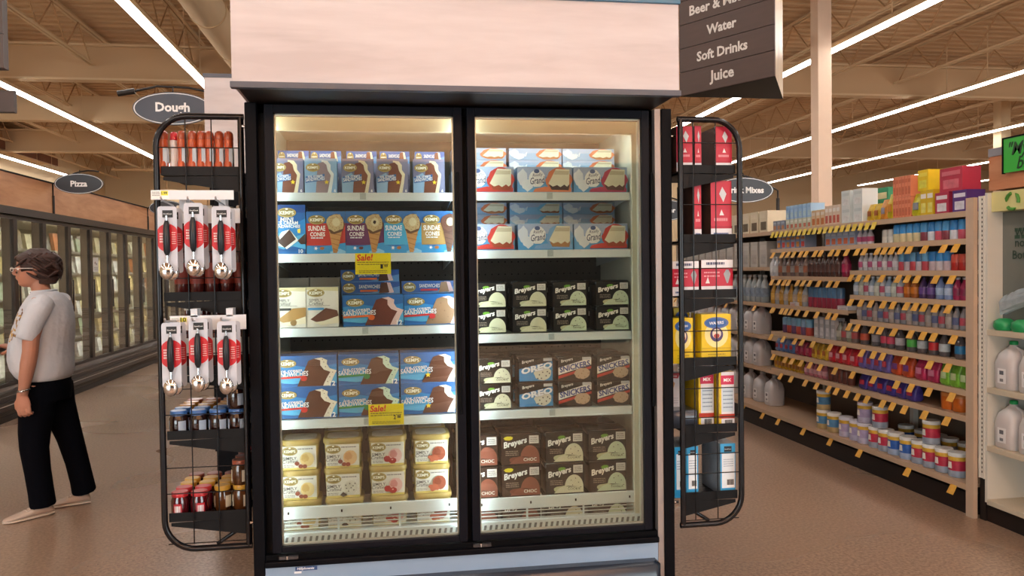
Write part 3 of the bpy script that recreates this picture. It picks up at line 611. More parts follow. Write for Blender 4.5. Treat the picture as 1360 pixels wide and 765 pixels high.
# black ice cream cartons
def brey_body(w_, h_, col='#26211e'):
    b = MB(); m = mat(col, .3, var=.05, coat=.3); rr = [ring(0, .06, w_-.006, .114, .012, 0, 2), ring(0, .06, w_, .12, .014, .004, 2), ring(0, .06, w_, .12, .014, h_-.016, 2)]
    b.rings(rr, m); return b.mesh('carton')
def brey_lid(w_, h_, col='#26211e'):
    b = MB(); m = mat(col, .25, var=.05, coat=.5); rr = [ring(0, .06, w_+.004, .124, .014, h_-.02, 2), ring(0, .06, w_+.004, .124, .014, h_-.003, 2), ring(0, .06, w_-.004, .116, .012, h_, 2)]
    b.rings(rr, m); return b.mesh('lid')
def art_brey(w_, h_, kind):
    a = Art(w_-.004, h_-.004, y=-.0024); dark = {'choc': '#2c1c16'}.get(kind, '#131112'); a.rect(dark, 0, 0, 1, 1)
    if kind in ('oreo', 'snickers'):
        if kind == 'oreo': a.poly('#3d8fcb', [(0, .05), (1, .05), (1, .85), (.0, .55)]); a.blob('#d8d6c6', .7, .36, .26, .3, .06); a.dots('#2d2a28', [(.6, .3), (.7, .4), (.8, .25), (.9, .35), (.66, .15), (.84, .42), (.55, .15)], .022); a.text('OREO', .52, .58, .95, '#f2f4fa', .2, .1, .05, .26, '#2a4f9c')
        else: a.poly('#c23a32', [(0, .22), (1, .6), (1, .5), (0, .1)]); a.poly('#f0eeea', [(0, .26), (1, .66), (1, .95), (0, .56)]); a.text('SNICKERS', .5, .6, .94, '#27438f', .2, .1, .03, .24); a.blob('#c8ae94', .72, .3, .24, .24, .08); a.dots('#8a6a4c', [(.6, .2), (.7, .3), (.8, .15), (.9, .3), (.75, .4), (.66, .1)], .016)
        a.text('Breyers', .26, .86, .36, '#f4f2ee', .2, .2, .02); a.rect('#c9cdd2', .72, .86, .98, .98); a.rect(dark, 0, 0, 1, .05); return a.mesh()
    sc = {'vanilla': '#d6d8b8', 'mint': '#cfe0c4', 'chip': '#dedcc0', 'choc': '#8a5040'}[kind]; s2 = {'choc': '#7a4234'}.get(kind, '#c4c8a0')
    a.blob(s2, .45, .15, .24, .115, .15, 14, 3) ; a.oval(sc, .74, .2, .25, .42, 20, True, 0, PI) ; a.rect(sc, .49, .03, .99, .22); a.poly(sc, [(.2, .03), (.52, .03), (.52, .26), (.36, .2)])
    if kind in ('chip', 'mint'): a.dots('#3a342c', [(.66, .44), (.78, .5), (.86, .36), (.7, .28), (.6, .2), (.92, .2), (.8, .14)], .014)
    a.text({'vanilla': 'NATURAL', 'mint': 'VANILLA', 'chip': 'COOKIE', 'choc': 'CHOC'}[kind], .74, .16, .34, '#f0efe6' if kind == 'choc' else '#7a7e62', 0, 0, .01)
    a.blob('#6ea83a' if kind != 'choc' else '#d8c832', .42 if kind != 'choc' else .18, .82 if kind != 'choc' else .87, .1 if kind != 'choc' else .12, .07, .15); a.text('Breyers', .36, .7, .62, '#f7f6f2', .22, .25, .035, .26)
    a.rect('#dcdad6', .72, .68, .97, .94); a.lines('#8a8886', .75, .95, .72, .9, 3, .4); a.lines('#9a8c80', .1, .44, .3, .48, 3, .4)
    return a.mesh()
def brey(w_, h_, kind):
    c_ = '#281914' if kind == 'choc' else '#141213'
    return (brey_body(w_, h_, c_), [('lid', brey_lid(w_, h_, c_)), ('printed_label', art_brey(w_, h_, kind))])
B3 = {k_: brey(.148, .107, k_) for k_ in ('vanilla', 'mint', 'chip', 'oreo', 'snickers')}; B5 = {k_: brey(.168, .134, k_) for k_ in ('choc', 'chip', 'mint')}
lay = [(1.1995, .108, B3, [(.42, 'vanilla'), (.594, 'vanilla'), (.768, 'mint'), (.955, 'mint')], 'third'), (.8795, .108, B3, [(.437, 'chip'), (.617, 'oreo'), (.786, 'snickers'), (.956, 'snickers')], 'fourth'), (.505, .135, B5, [(.366, 'choc'), (.547, 'choc'), (.737, 'chip'), (.926, 'mint')], 'bottom')]
kn = {'vanilla': 'vanilla', 'mint': 'pale green scoop', 'chip': 'chip', 'oreo': 'blue cookie', 'snickers': 'peanut bar', 'choc': 'chocolate'}
for z, dz, BB, cc, sn in lay:
    for i, (x, k_) in enumerate(cc):
        pn = ('first', 'second', 'third', 'fourth')[i]
        for j in (0, 1):
            put(BB[k_], 'ice_cream_carton', (x, 3.40, z+j*dz), '%s black %s ice cream carton, %s column of the %s right shelf' % (('lower', 'upper')[j], kn[k_], pn, sn), 'ice cream', 'black ice cream cartons on the %s right shelf' % sn)
            put(BB[k_], 'ice_cream_carton', (x-.006, 3.55, z+j*dz), '%s black carton in the row behind the %s column, %s right shelf' % (('lower', 'upper')[j], pn, sn), 'ice cream', 'black ice cream cartons on the %s right shelf' % sn)
for i, (x, k_) in enumerate(lay[2][3]):
    put(B5[k_], 'ice_cream_carton', (x, 3.40, .3695), 'black %s carton on the freezer floor behind the wires, %s from left' % (kn[k_], ('first', 'second', 'third', 'fourth')[i]), 'ice cream', 'black cartons behind the bottom wires')
# ================================================================ SIDE RACKS OF THE FREEZER
TUBEB = mat('#141216', .22, .2, var=.03); SHB = mat('#0d0d10', .5, 0, var=.04, spec=.25)
def rack(name, label, xo, xi, y, side, shelves, hz, vx, z0=.408, z1=2.066):
    """xo = outer x (rounded corners), xi = inner x (by the freezer)"""
    rk = empty(name, (xi, y, 0), label, 'display rack')
    M_ = Matrix.Translation(-Vector((xi, y, 0)))
    def pt(mb, nm, bevel=0):
        o = mb.build(nm, rk, bevel); o.matrix_parent_inverse = M_; return o
    s_ = 1 if xo < xi else -1; r = .115
    pts = [(xi, y, z1)]
    for k in range(9): a = PI/2+PI/2*k/8; pts.append((xo+s_*r+s_*r*math.cos(a), y, z1-r+r*math.sin(a)))
    for k in range(9): a = PI+PI/2*k/8; pts.append((xo+s_*r+s_*r*math.cos(a), y, z0+r+r*math.sin(a)))
    pts.append((xi, y, z0))
    pt(MB().tube(pts, .012, TUBEB, 10), 'tube_frame')
    pt(MB().tube([(xi-s_*.012, y, z0), (xi-s_*.012, y, z1)], .012, TUBEB, 8), 'inner_upright')
    pt(MB().tube([(xi-s_*.012, y+.36, z0), (xi-s_*.012, y+.36, z1)], .01, TUBEB, 8), 'inner_upright')
    wm = MB()
    for z in hz: wm.tube([(xo+s_*.012, y, z), (xi-s_*.012, y, z)], .0022, TUBEB, 5)
    for x in vx: wm.tube([(x, y-.003, z0+.02), (x, y-.003, z1-.012)], .0024, TUBEB, 5)
    pt(wm, 'wire_grid')
    for z in shelves:
        sm = MB(); a, b = sorted((xo+s_*.014, xi-s_*.024)); sm.box(a, b, y+.012, y+.38, z-.012, z-.004, SHB); sm.box(a, b, y+.008, y+.014, z-.012, z+.022, SHB)
        sh = pt(sm, 'shelf')
        g = MB(); xa, xb = xo+s_*.02, xi-s_*.026
        g.hexa([(xa, y+.014, z-.03), (xb, y+.014, z-.075), (xb, y+.02, z-.075), (xa, y+.02, z-.03), (xa, y+.014, z-.018), (xb, y+.014, z-.012), (xb, y+.02, z-.012), (xa, y+.02, z-.018)], SHB)
        gg = g.build('bracket', sh)
        ln = MB(); n = 9
        for i in range(n):
            yy = y+.05+i*.035; ln.box(a+.01, b-.01, yy, yy+.004, z-.0045, z-.0037, mat('#3a3a3e', .4, .5))
        ln.build('shelf_ribs', sh)
    dg = MB(); dg.tube([(xi-s_*.03, y+.05, z0+.07), (xi-s_*.14, y+.05, z0-.002)], .008, TUBEB, 6); pt(dg, 'brace')
    return rk, pt
YL = 3.27
LSH = (1.855, 1.375, 1.09, .842, .525)
rl, ptl = rack('side_rack', 'black tubular wire rack on the left side of the freezer with scoops and jars', -.857, -.535, YL, 1, LSH, (1.947, 1.70, 1.55, 1.45, 1.24, 1.16, 1.025, .927, .723, .624, .43), (-.75, -.655))
RSH = (1.86, 1.578, 1.352, 1.074, .798, .52)
rr_, ptr = rack('side_rack', 'black tubular wire rack on the right side of the freezer with cones and boxes', 1.432, 1.168, 3.17, -1, RSH, (1.97, 1.72, 1.46, 1.205, 1.12, .97, .85, .70, .62, .43), (1.232, 1.328), .412, 2.064)
# clips that hold the racks to the freezer sides
ptl(MB().tube([(-.54, YL-.01, 2.03), (-.523, YL-.01, 2.025)], .006, CHROME, 6), 'clip'); ptl(MB().tube([(-.54, YL-.01, .5), (-.523, YL-.01, .5)], .006, CHROME, 6), 'clip')
ptr(MB().tube([(1.17, 3.2, .5), (1.152, 3.2, .5)], .006, CHROME, 6), 'clip'); ptr(MB().tube([(1.17, 3.2, 2.0), (1.152, 3.2, 2.0)], .006, CHROME, 6), 'clip')
# squeeze bottles, top left shelf
def squeeze(col, cap, lab='#c9d4dc'):
    b = MB(); m = mat(col, .3, var=.06, coat=.3)
    b.lathe([(.016, 0), (.0185, .006), (.0185, .04), (.0145, .055), (.0145, .09), (.0165, .105), (.0175, .12), (.0165, .132)], m, n=12, sy=1.7)
    l = MB(); l.rings([[(.0187*math.cos(t)*.9+.001, .0187*1.72*math.sin(t), z) for t in [-1.35+2.7*i/8 for i in range(9)]] for z in (.055, .105)], mat(lab, .4), True, False, False)
    lp = MB(); lp.hexa([(.004, -.027, .03), (.0165, -.018, .03), (.0165, .018, .03), (.012, .026, .03), (.004, -.026, .1), (.0165, -.018, .1), (.0165, .018, .1), (.012, .026, .1)], mat(lab, .4))
    c = MB().lathe([(.017, .131), (.018, .136), (.0165, .158), (.010, .166), (.002, .168)], mat(cap, .3, coat=.4), n=12, sy=1.5)
    return (b.mesh('bottle'), [('label', lp.mesh('label')), ('cap', c.mesh('cap'))])
SQ = squeeze('#b8502a', '#9c4426'); SQW = squeeze('#e8e2de', '#c92a36', '#e8e2de')
for i, (px, y, st) in enumerate(((217, 3.32, 'first'), (232, 3.35, 'white'), (242, 3.32, 'second'), (256, 3.32, 'third'), (268, 3.32, 'fourth'), (278.5, 3.32, 'fifth'), (291.5, 3.32, 'sixth'), (304, 3.32, 'seventh'), (283, 3.42, 'backred'), (262, 3.43, 'backorange'))):
    x = at_y(px, 200, y).x; L = {'white': 'white squeeze bottle with red cap among the orange ones', 'backred': 'red-capped squeeze bottle behind the orange row on the top left rack', 'backorange': 'orange squeeze bottle in the second row of the top left rack'}.get(st, 'orange caramel squeeze bottle, %s from the left in the front row' % st)
    put(SQW if st in ('white', 'backred') else SQ, 'squeeze_bottle', (x, y, 1.8515), L, 'bottle', 'squeeze bottles on the top rack shelf')
# dark syrup bottles behind the scoops
def syrup():
    b = MB().lathe([(.024, 0), (.027, .008), (.027, .15), (.018, .185), (.0115, .205), (.0115, .235)], mat('#4a1612', .2, var=.1, coat=.6), n=14)
    l = MB().lathe([(.0274, .04), (.0274, .1)], mat('#7a2a1c', .5), n=14, cap=False); c = MB().lathe([(.014, .232), (.014, .262), (.012, .265)], mat('#dad6ce', .4), n=10)
    return (b.mesh('bottle'), [('label', l.mesh('label')), ('cap', c.mesh('cap'))])
SY = syrup(); SYW = (SY[0], [('label', MB().lathe([(.0274, .05), (.0274, .12)], mat('#b9b4ac', .5), n=14, cap=False).mesh('label')), SY[1][1]])
for i, x in enumerate((-.806, -.748, -.690, -.632, -.578)):
    for j, y in enumerate((3.40, 3.47, 3.54)):
        put(SY, 'syrup_bottle', (x+.004*j, y, 1.3715), 'tall dark red syrup bottle behind the upper scoops, %s column, %s row' % (NTH[i], NTH[j]), 'bottle', 'dark syrup bottles', s=(1, 1, 1.38))
        if j and i < 5: put(SYW, 'sauce_bottle', (x+.004*j, y, 1.0865), 'dark sauce bottle with pale label on the middle shelf, %s column, %s row' % (NTH[i], NTH[j-1]), 'bottle', 'dark sauce bottles')
# jars
def jar(body, lid, lab, kind=0):
    b = MB().lathe([(.031, 0), (.034, .006), (.034, .066), (.029, .078), (.029, .082)], mat(body, .12, var=.08, coat=.7), n=16)
    c = MB().lathe([(.0305, .08), (.0312, .084), (.0312, .096), (.029, .098)], mat(lid, .35, var=.05, coat=.3), n=16)
    l = MB(); L = mat(lab, .5)
    l.rings([[(.0344*math.cos(t), .0344*math.sin(t), z) for t in [-1.1+1.5*i/6 for i in range(7)]] for z in (.016, .058)], L, True, False, False) if False else None
    def patch(t0, t1, z0, z1, m):
        n = 6; vv = []; 
        for z in (z0, z1):
            for i in range(n+1): t = t0+(t1-t0)*i/n; vv.append((.0345*math.cos(t), .0345*math.sin(t), z))
        l.add(vv, [(i, i+1, n+2+i, n+1+i) for i in range(n)], m, True)
    if kind == 0: patch(-1.25, -.35, .014, .06, L)
    else: patch(-1.9, -1.0, .012, .056, mat('#b02434', .4)); patch(-1.8, -1.1, .02, .048, L)
    return (b.mesh('jar'), [('lid', c.mesh('lid')), ('label', l.mesh('label'))] + ([('side_label', sidepatch(L))] if kind == 0 else []))
def sidepatch(m):
    p = MB(); n = 3; vv = [(.0345*math.cos(-2.9+.4*i/n), .0345*math.sin(-2.9+.4*i/n), z) for z in (.014, .06) for i in range(n+1)]; p.add(vv, [(i, i+1, n+2+i, n+1+i) for i in range(n)], m, True); return p.mesh('side_label')
JB = jar('#26100c', '#3f72b8', '#9fb0c4'); JG = jar('#3a2012', '#c08a34', '#b8b4a8'); JO = jar('#3a1a10', '#a5562c', '#b8b4a8'); JR = jar('#4a0a12', '#c02a34', '#d8d8dc', 1); JY = jar('#5a3418', '#c89c3a', '#cfc6b0'); JD = jar('#4a2c16', '#8a4a3a', '#cfc6b0')
cs = (-.815, -.742, -.669, -.597)
rowsb = (JB, JB, JG, JG, JO); rn = ('front', 'second', 'third', 'fourth', 'fifth'); cn_ = ('outermost', 'second', 'third', 'innermost')
for r_ in range(5):
    for c_ in range(4):
        put(rowsb[r_], 'jar', (cs[c_]+.004, 3.325+.071*r_, .8385), '%s jar in the %s row, %s column of the upper jar shelf' % (('blue-lidded', 'blue-lidded', 'gold-lidded', 'gold-lidded', 'orange-lidded')[r_], rn[r_], cn_[c_]), 'jar', 'dark jars on the upper jar shelf', rz=.1*((r_*3+c_*5) % 4-1.5))
        if c_ == 3: put(JB if r_ == 0 else JG, 'jar', (cs[c_]+.002, 3.326+.071*r_, .9375), 'jar stacked on the innermost jar of the %s row, upper jar shelf' % rn[r_], 'jar', 'dark jars on the upper jar shelf')
rowsr = (JR, JR, JY, JY, JD); 
for r_ in range(5):
    for c_ in range(4):
        if c_ >= 2 and r_ == 0: continue
        put(rowsr[r_] if c_ < 2 else (JY if r_ < 4 else JD), 'jar', (cs[c_]+.002, 3.325+.071*r_, .5215), '%s jar in the %s row, %s column of the bottom jar shelf' % (('red-lidded', 'red-lidded', 'yellow-lidded', 'yellow-lidded', 'brown-lidded')[r_] if c_ < 2 else ('yellow-lidded' if r_ < 4 else 'brown-lidded'), rn[r_], cn_[c_]), 'jar', 'jars on the bottom jar shelf', rz=.12*((r_*5+c_*3) % 4-1.5))
        if c_ == 3: put(JR if r_ == 4 else JD, 'jar', (cs[c_], 3.326+.071*r_, .6205), 'jar stacked on the innermost %s-row jar, bottom jar shelf' % rn[r_], 'jar', 'jars on the bottom jar shelf')
# white bars with pegs and the carded ice cream scoops
PEGW = mat('#e4e7ec', .4, var=.02)
for z, x0, x1, zt in ((1.752, -.834, -.548, 1), (1.285, -.803, -.53, 0)):
    b = MB(); b.box(x0, x1, 3.10, 3.104, z-.017, z+.017, PEGW) if zt else b.box(x0, x1, 3.2, 3.204, z-.03, z+.025, PEGW)
    for xx in (x0+.085, x1-.06): b.box(xx-.012, xx+.012, 3.104 if zt else 3.19, YL-.01, z-.005, z+.001, PEGW); b.box(xx-.012, xx+.012, 3.2, YL-.008, z-.055 if zt else z+.02, z-.0 if zt else z+.05, PEGW)
    if zt: b.box(x0+.03, x1-.0, 3.22, 3.226, z-.095, z-.04, PEGW)
    bar = ptl(b, 'peg_bar'); bar['label'] = 'white price bar with pegs'
    a = Art(.06, .03, y=3.0995 if zt else 3.1995); a.rect('#f4f4f0', 0, 0, 1, 1); a.rect('#e6e23a', .55, .4, .95, .95); a.text('1.99' if zt else '10', .75, .68, .32, '#222', 0, 0, .02); a.lines('#777', .05, .5, .3, .9, 3, .4)
    pz = a.mb.build('price_label', bar); pz.location = (x0+.032, 0, z-.014 if zt else z-.01)
    for xx in ((-.785, -.695, -.60) if zt else (-.781, -.688, -.59)):
        MB().tube([(xx, 3.21, z-.030 if zt else z+.006), (xx, 3.05, z-.022 if zt else z+.014), (xx, 3.04, z-.012 if zt else z+.024)], .0035, mat('#c9ccd2', .3, .6), 6).build('peg', bar)
def scoop():
    card = MB(); w_, h_ = .066, .235; n = 5; pts = []
    for qx, qz, a0 in ((1, 1, 0), (-1, 1, PI/2), (-1, -1, PI), (1, -1, 1.5*PI)):
        for k in range(4): t = a0+PI/2*k/3; pts.append((qx*(w_/2-.01)+.01*math.cos(t), qz*(h_/2-.01)+.01*math.sin(t)-h_/2+.012))
    card.rings([[(x, 0, z) for x, z in pts][::-1], [(x, .0012, z) for x, z in pts][::-1]], mat('#c6ccd8', .4, var=.03), False)
    a = Art(w_, h_, y=0); a.poly('#c8202c', [(max(.0, min(1, .5+.64*math.cos(t))), .52+.215*math.sin(t)) for t in [2*PI*i/30 for i in range(30)]]); a.rect('#141416', .26, .83, .8, .94); a.text('GoodCook', .53, .885, .46, '#e8e8ea', 0, 0, .02)
    a.lines('#f0d8d8', .1, .3, .44, .6, 4, .6); a.lines('#f0c8c8', .72, .94, .42, .62, 6, .35)
    pr = a.mb; pr.v = [(x, y, z-h_+.012) for x, y, z in pr.v]
    hd_ = MB().tube([(0, -.011, -.04), (0, -.013, -.055), (0, -.014, -.1), (0, -.013, -.15), (0, -.011, -.163)], [.006, .0105, .0125, .0115, .006], mat('#1b1f26', .35, var=.05), 10)
    hd_.tube([(0, -.011, -.022), (0, -.011, -.042)], .004, CHROME, 6)
    bw = MB(); bw.tube([(0, -.011, -.162), (0, -.013, -.196)], [.0055, .005], CHROME, 8); rr = []
    for k in range(7):
        ph = PI*k/6; r = .0245*math.sin(ph)+.0005; rr.append([(r*math.cos(2*PI*i/14), -.022+(.012*math.sin(2*PI*i/14) if True else 0)*math.sin(ph), -.22+.031*math.cos(ph)) for i in range(14)])
    bw.rings(rr, CHROME)
    return (card.mesh('card'), [('printed_card', pr.mesh('print')), ('handle', hd_.mesh('handle')), ('scoop_bowl', bw.mesh('bowl'))])
SCP = scoop()
for z, xs, rw in ((1.712, (-.785, -.695, -.60), 'upper'), (1.303, (-.781, -.688, -.59), 'lower')):
    for i, x in enumerate(xs):
        dz = .012 if i == 1 else 0
        put(SCP, 'ice_cream_scoop', (x+.012, 3.072, z+dz-(.015 if z > 1.5 else .022)), 'carded steel ice cream scoop on the %s pegs, front one on the %s peg' % (rw, ('left', 'middle', 'right')[i]), 'scoop', 'carded ice cream scoops')
        put(SCP, 'ice_cream_scoop', (x+.018, 3.125, z+dz-(.018 if z > 1.5 else .024)), 'carded steel ice cream scoop behind the front one, %s %s peg' % (rw, ('left', 'middle', 'right')[i]), 'scoop', 'carded ice cream scoops')
# boxes in the right rack
def art_conebox(w_, h_, wide=False):
    a = Art(w_, h_); a.rect('#c02440', 0, 0, 1, 1); a.rect('#e9e6ea', 0, 0, 1, .2 if not wide else .26); a.rect('#b01c36', 0, .2 if not wide else .26, 1, .24 if not wide else .28)
    if wide: a.rect('#e9e6ea', 0, .78, 1, 1); a.poly('#9aa0a8', [(.7, .6), (.78, .72), (.86, .72), (.92, .6), (.84, .34), (.8, .34)]); a.lines('#e79aa6', .08, .6, .5, .7, 2, .4); a.lines('#5a5a78', .15, .75, .84, .94, 1, .7); a.poly('#f2e8ea', [(.12, .34), (.2, .52), (.26, .34)])
    else: a.poly('#c7ccd4', [(.4, .78), (.55, .9), (.75, .78), (.6, .64)]); a.lines('#e79aa6', .15, .8, .3, .4, 1, .5); a.lines('#7a86a8', .15, .8, .06, .13, 1, .6); a.poly('#f2e8ea', [(.4, .42), (.5, .52), (.62, .42)])
    a.lines('#5a6a98', .12, .85, .06, .14, 1, .6); return a.mesh()
BRN = mat('#4a2c22', .5, var=.35, scale=22)
def cbox(w_, h_, d_, wide=False): return (MB().box(-w_/2, w_/2, 0, d_, 0, h_, BRN).mesh('carton'), [('printed_front', art_conebox(w_, h_, wide))])
def rbx(proto, nm, x, y, z, label, cat='box', group=None, rz=0): return put(proto, nm, (x, y, z), label, cat, group, rz)
c1 = cbox(.07, .185, .2); c2 = cbox(.09, .245, .22); c3 = cbox(.115, .142, .2, True); c4 = cbox(.137, .146, .2, True)
G = 'ice cream cone boxes in the right rack'
rbx(c1, 'cone_box', 1.21, 3.20, 1.857, 'tall narrow red cone box at the left of the top right-rack shelf', group=G); rbx(c1, 'cone_box', 1.378, 3.20, 1.857, 'tall narrow red cone box at the right of the top right-rack shelf', group=G); rbx(cbox(.028, .19, .2), 'cone_box', 1.275, 3.22, 1.857, 'thin brown-sided cone box standing between the two red ones on top', group=G)
rbx(c2, 'cone_box', 1.365, 3.20, 1.575, 'tall red cone box on the second right-rack shelf', group=G); rbx(cbox(.03, .24, .2), 'cone_box', 1.272, 3.22, 1.575, 'brown-sided cone box left of the tall red one, second shelf', group=G)
rbx(c3, 'cone_box', 1.208, 3.20, 1.349, 'wide red and white cone box at the left of the third rack shelf', group=G); rbx(c4, 'cone_box', 1.345, 3.20, 1.349, 'wide red and white cone box at the right of the third rack shelf', group=G)
def art_yellow(w_, h_):
    a = Art(w_, h_); a.rect('#e6c51c', 0, 0, 1, 1); a.rect('#d4b012', 0, .28, 1, .31); a.oval('#f5e9a0', .5, .58, .4, .27); a.oval('#5a6ca0', .5, .82, .42, .12); a.oval('#2d5fa6', .48, .82, .36, .09); a.text('WAFERS', .5, .82, .5, '#f2f2f2', .05, .1, .02); a.oval('#4a3a6a', .5, .58, .22, .15); a.oval('#e8dcc8', .5, .6, .15, .1); a.blob('#b8453c', .5, .55, .1, .05); a.lines('#a8901c', .2, .8, .1, .2, 2, .4); return a.mesh()
def pouchm(w_, h_, d_, col):
    b = MB(); b.rings([ring(0, d_/2, w_*1.06, d_, .006, 0, 2), ring(0, d_/2, w_*1.02, d_*.98, .006, h_*.6, 2), ring(0, d_/2, w_*.96, d_*.8, .004, h_, 2)], mat(col, .4, var=.06)); return b.mesh('carton')
def ypk(w_, h_): return (pouchm(w_, h_, .14, '#d9b818'), [('printed_front', art_yellow(w_, h_))])
rbx(ypk(.085, .187), 'yellow_box', 1.196, 3.20, 1.071, 'yellow wafer box at the left of the fourth rack shelf'); rbx(ypk(.127, .2), 'yellow_box', 1.34, 3.20, 1.071, 'large yellow wafer box at the right of the fourth rack shelf'); rbx(ypk(.07, .22), 'yellow_box', 1.25, 3.36, 1.071, 'yellow box at the back between the two front yellow ones')
a = Art(.066, .235); a.rect('#e8e8f0', 0, 0, 1, 1); a.rect('#dcc020', 0, 0, .14, 1); a.rect('#c83058', .1, .78, .98, .94); a.text('MIX', .55, .86, .5, '#fff', 0, 0, .02); a.rect('#c9dae6', .2, .3, .95, .72); a.lines('#7a90a8', .25, .9, .35, .7, 5, .3); a.rect('#b83a28', 0, .18, 1, .26); a.rect('#e8e8e8', .3, .02, .9, .15); a.lines('#333', .35, .85, .03, .14, 1, .9)
ymix = (MB().box(-.033, .033, 0, .2, 0, .235, mat('#c9a418', .45, var=.25, scale=18)).mesh('carton'), [('printed_front', a.mesh())])
rbx(ymix, 'mix_box', 1.383, 3.20, .795, 'narrow yellow and white mix box on the fifth rack shelf'); rbx(ymix, 'mix_box', 1.31, 3.24, .795, 'yellow mix box just left of the front one, fifth shelf')
a = Art(.06, .145); a.rect('#dfe0ea', 0, 0, 1, 1); a.poly('#c03a44', [(0, 1), (1, 1), (.85, .84), (.2, .86)]); a.text('Cones', .5, .92, .5, '#fff', 0, 0, .01); a.poly('#c99a66', [(.3, .5), (.5, .75), (.6, .7), (.4, .45)]); a.lines('#b0b4c4', .15, .85, .1, .3, 3, .3)
rbx((MB().box(-.03, .03, 0, .08, 0, .145, mat('#b4b6c4', .5)).mesh('carton'), [('printed_front', a.mesh())]), 'cone_cup_box', 1.20, 3.33, .795+.075, 'small white carton with cone picture on grey boxes, fifth shelf')
rbx((MB().rbox(-.06, .06, 0, .2, 0, .0745, mat('#3c4350', .3, coat=.5), .01).mesh('tray'), []), 'clear_tray', 1.215, 3.24, .795, 'dark clear plastic tray under the white carton', 'tray')
a = Art(.05, .21); a.rect('#2f9ad4', 0, 0, 1, 1); a.rect('#e4edf4', .16, .16, .9, .86); a.rect('#20242c', .3, .84, .8, .93); a.text('GoodCook', .55, .885, .44, '#dfe6ee', 0, 0, .01); a.lines('#8aa0b8', .2, .85, .55, .75, 4, .3); a.rect('#f4f4f4', .4, .18, .85, .32); a.lines('#333', .42, .83, .19, .31, 1, .9); am = a.mesh()
blue = (MB().box(-.025, .025, 0, .2, 0, .21, mat('#6d7884', .4, var=.3, scale=12)).mesh('carton'), [('printed_front', am)])
a = Art(.066, .215); a.rect('#3a9fd8', 0, 0, 1, 1); a.rect('#e4edf4', .1, .14, .95, .82); a.rect('#20242c', .25, .84, .75, .95); a.text('GoodCook', .5, .895, .44, '#dfe6ee', 0, 0, .01); a.lines('#8aa0b8', .2, .85, .55, .72, 4, .3); a.rect('#f4f4f4', .4, .16, .9, .3); a.lines('#333', .42, .88, .17, .29, 1, .9)
blue2 = (MB().box(-.033, .033, 0, .2, 0, .215, mat('#8a939c', .4, var=.35, scale=9)).mesh('carton'), [('printed_front', a.mesh())])
rbx(blue, 'gadget_box', 1.172+.008, 3.20, .517, 'leftmost slim blue gadget box on the bottom right-rack shelf'); rbx(blue, 'gadget_box', 1.232, 3.20, .517, 'second slim blue gadget box on the bottom right-rack shelf'); rbx(blue2, 'gadget_box', 1.386, 3.20, .517, 'wider blue gadget box at the right of the bottom rack shelf')

# ================================================================ ISLAND BEHIND THE END FREEZER
isl = empty('freezer_island', (0, 5.4, 0), 'black freezer island with pale wood header behind the end freezer', 'freezer')
def ib(mb, n, bv=0):
    o = mb.build(n, isl, bv); o.matrix_parent_inverse = Matrix.Translation((0, -5.4, 0)); return o
ib(MB().box(-1.1, 1.0, 5.45, 14, .1, 2.15, BLACKM), 'case'); ib(MB().box(-1.05, .95, 5.5, 14, 0, .1, BLACK), 'toe_kick')
ib(MB().box(-1.12, 1.02, 5.4, 14, 2.1, 2.70, MAPLE), 'header'); ib(MB().box(-1.125, 1.025, 5.395, 14, 2.70, 2.725, NAVY), 'header_trim')
for i in range(10):
    y0 = 5.55+.82*i; dr = ib(MB().box(-1.13, -1.1, y0, y0+.8, .3, 2.05, BLACKM), 'door'); MB().box(-1.134, -1.13, y0+.05, y0+.75, .35, 2.0, mat('#1c2024', .08)).build('dark_glass', dr)
bk = tag(MB().box(-.5, 1.09, 4.14, 5.38, 0, 2.1, BLACKM).build('freezer_back_unit'), 'black back-to-back freezer unit hidden behind the end freezer', 'freezer')
MB().box(-.5, 1.09, 4.14, 5.38, 2.1, 2.12, NAVY).build('top_trim', bk)
# ================================================================ OVAL AISLE SIGNS
SIGNC = mat('#3d424a', .4, var=.04)
def oval_sign(txt, x, y, z, label, rx=.285, rz=.115, rot=0, face='#3d424a', armto=None, tw=.42):
    s_ = empty('aisle_sign', (x, y, z), label, 'sign', rz=rot)
    n = 40; e = lambda a, b, yy: [(a*math.cos(2*PI*i/n), yy, b*math.sin(2*PI*i/n)) for i in range(n)]
    MB().rings([e(rx, rz, .008), e(rx, rz, -.008)], mat(face, .4, var=.04), False).build('board', s_)
    rm = MB(); A = e(rx*.975, rz*.955, -.0085); B = e(rx*.945, rz*.905, -.0085); rm.add(A+B, [(i, (i+1) % n, n+(i+1) % n, n+i) for i in range(n)], mat('#dfe3e6', .4)); rm.build('white_rim', s_)
    a = Art(rx*2, rz*2, y=-.0085); a.text(txt, .5, .5, tw, '#f2f3f4', 0, 0, .035); o = a.mb.build('lettering', s_); o.location = (0, 0, -rz)
    if armto:
        ax, az0, az1, sg = armto; m = mat('#2a2624', .4, .3); t = MB(); P = [(ax, .03, az0), (ax, .03, az1)]
        for k in range(1, 9): q = k/8; P.append((ax+sg*(rx*1.9)*q, .03, az1+.16*math.sin(q*PI*.62)))
        t.tube(P, .009, m, 6); t.tube([(ax, .03, az0), (ax, .03, az0+.22)], .018, m, 8); t.tube([(0, .03, rz), (0, .03, rz+.05)], .005, m, 6) if False else t.tube([(0, 0, rz-.005), (0, .03, rz+.045)], .005, m, 6)
        t.build('arm', s_)
    return s_
oval_sign('Dough', -1.43, 5.9, 2.595, 'dark oval aisle sign reading Dough beside the wood header', .26, .112, face='#414b5a', tw=.43)
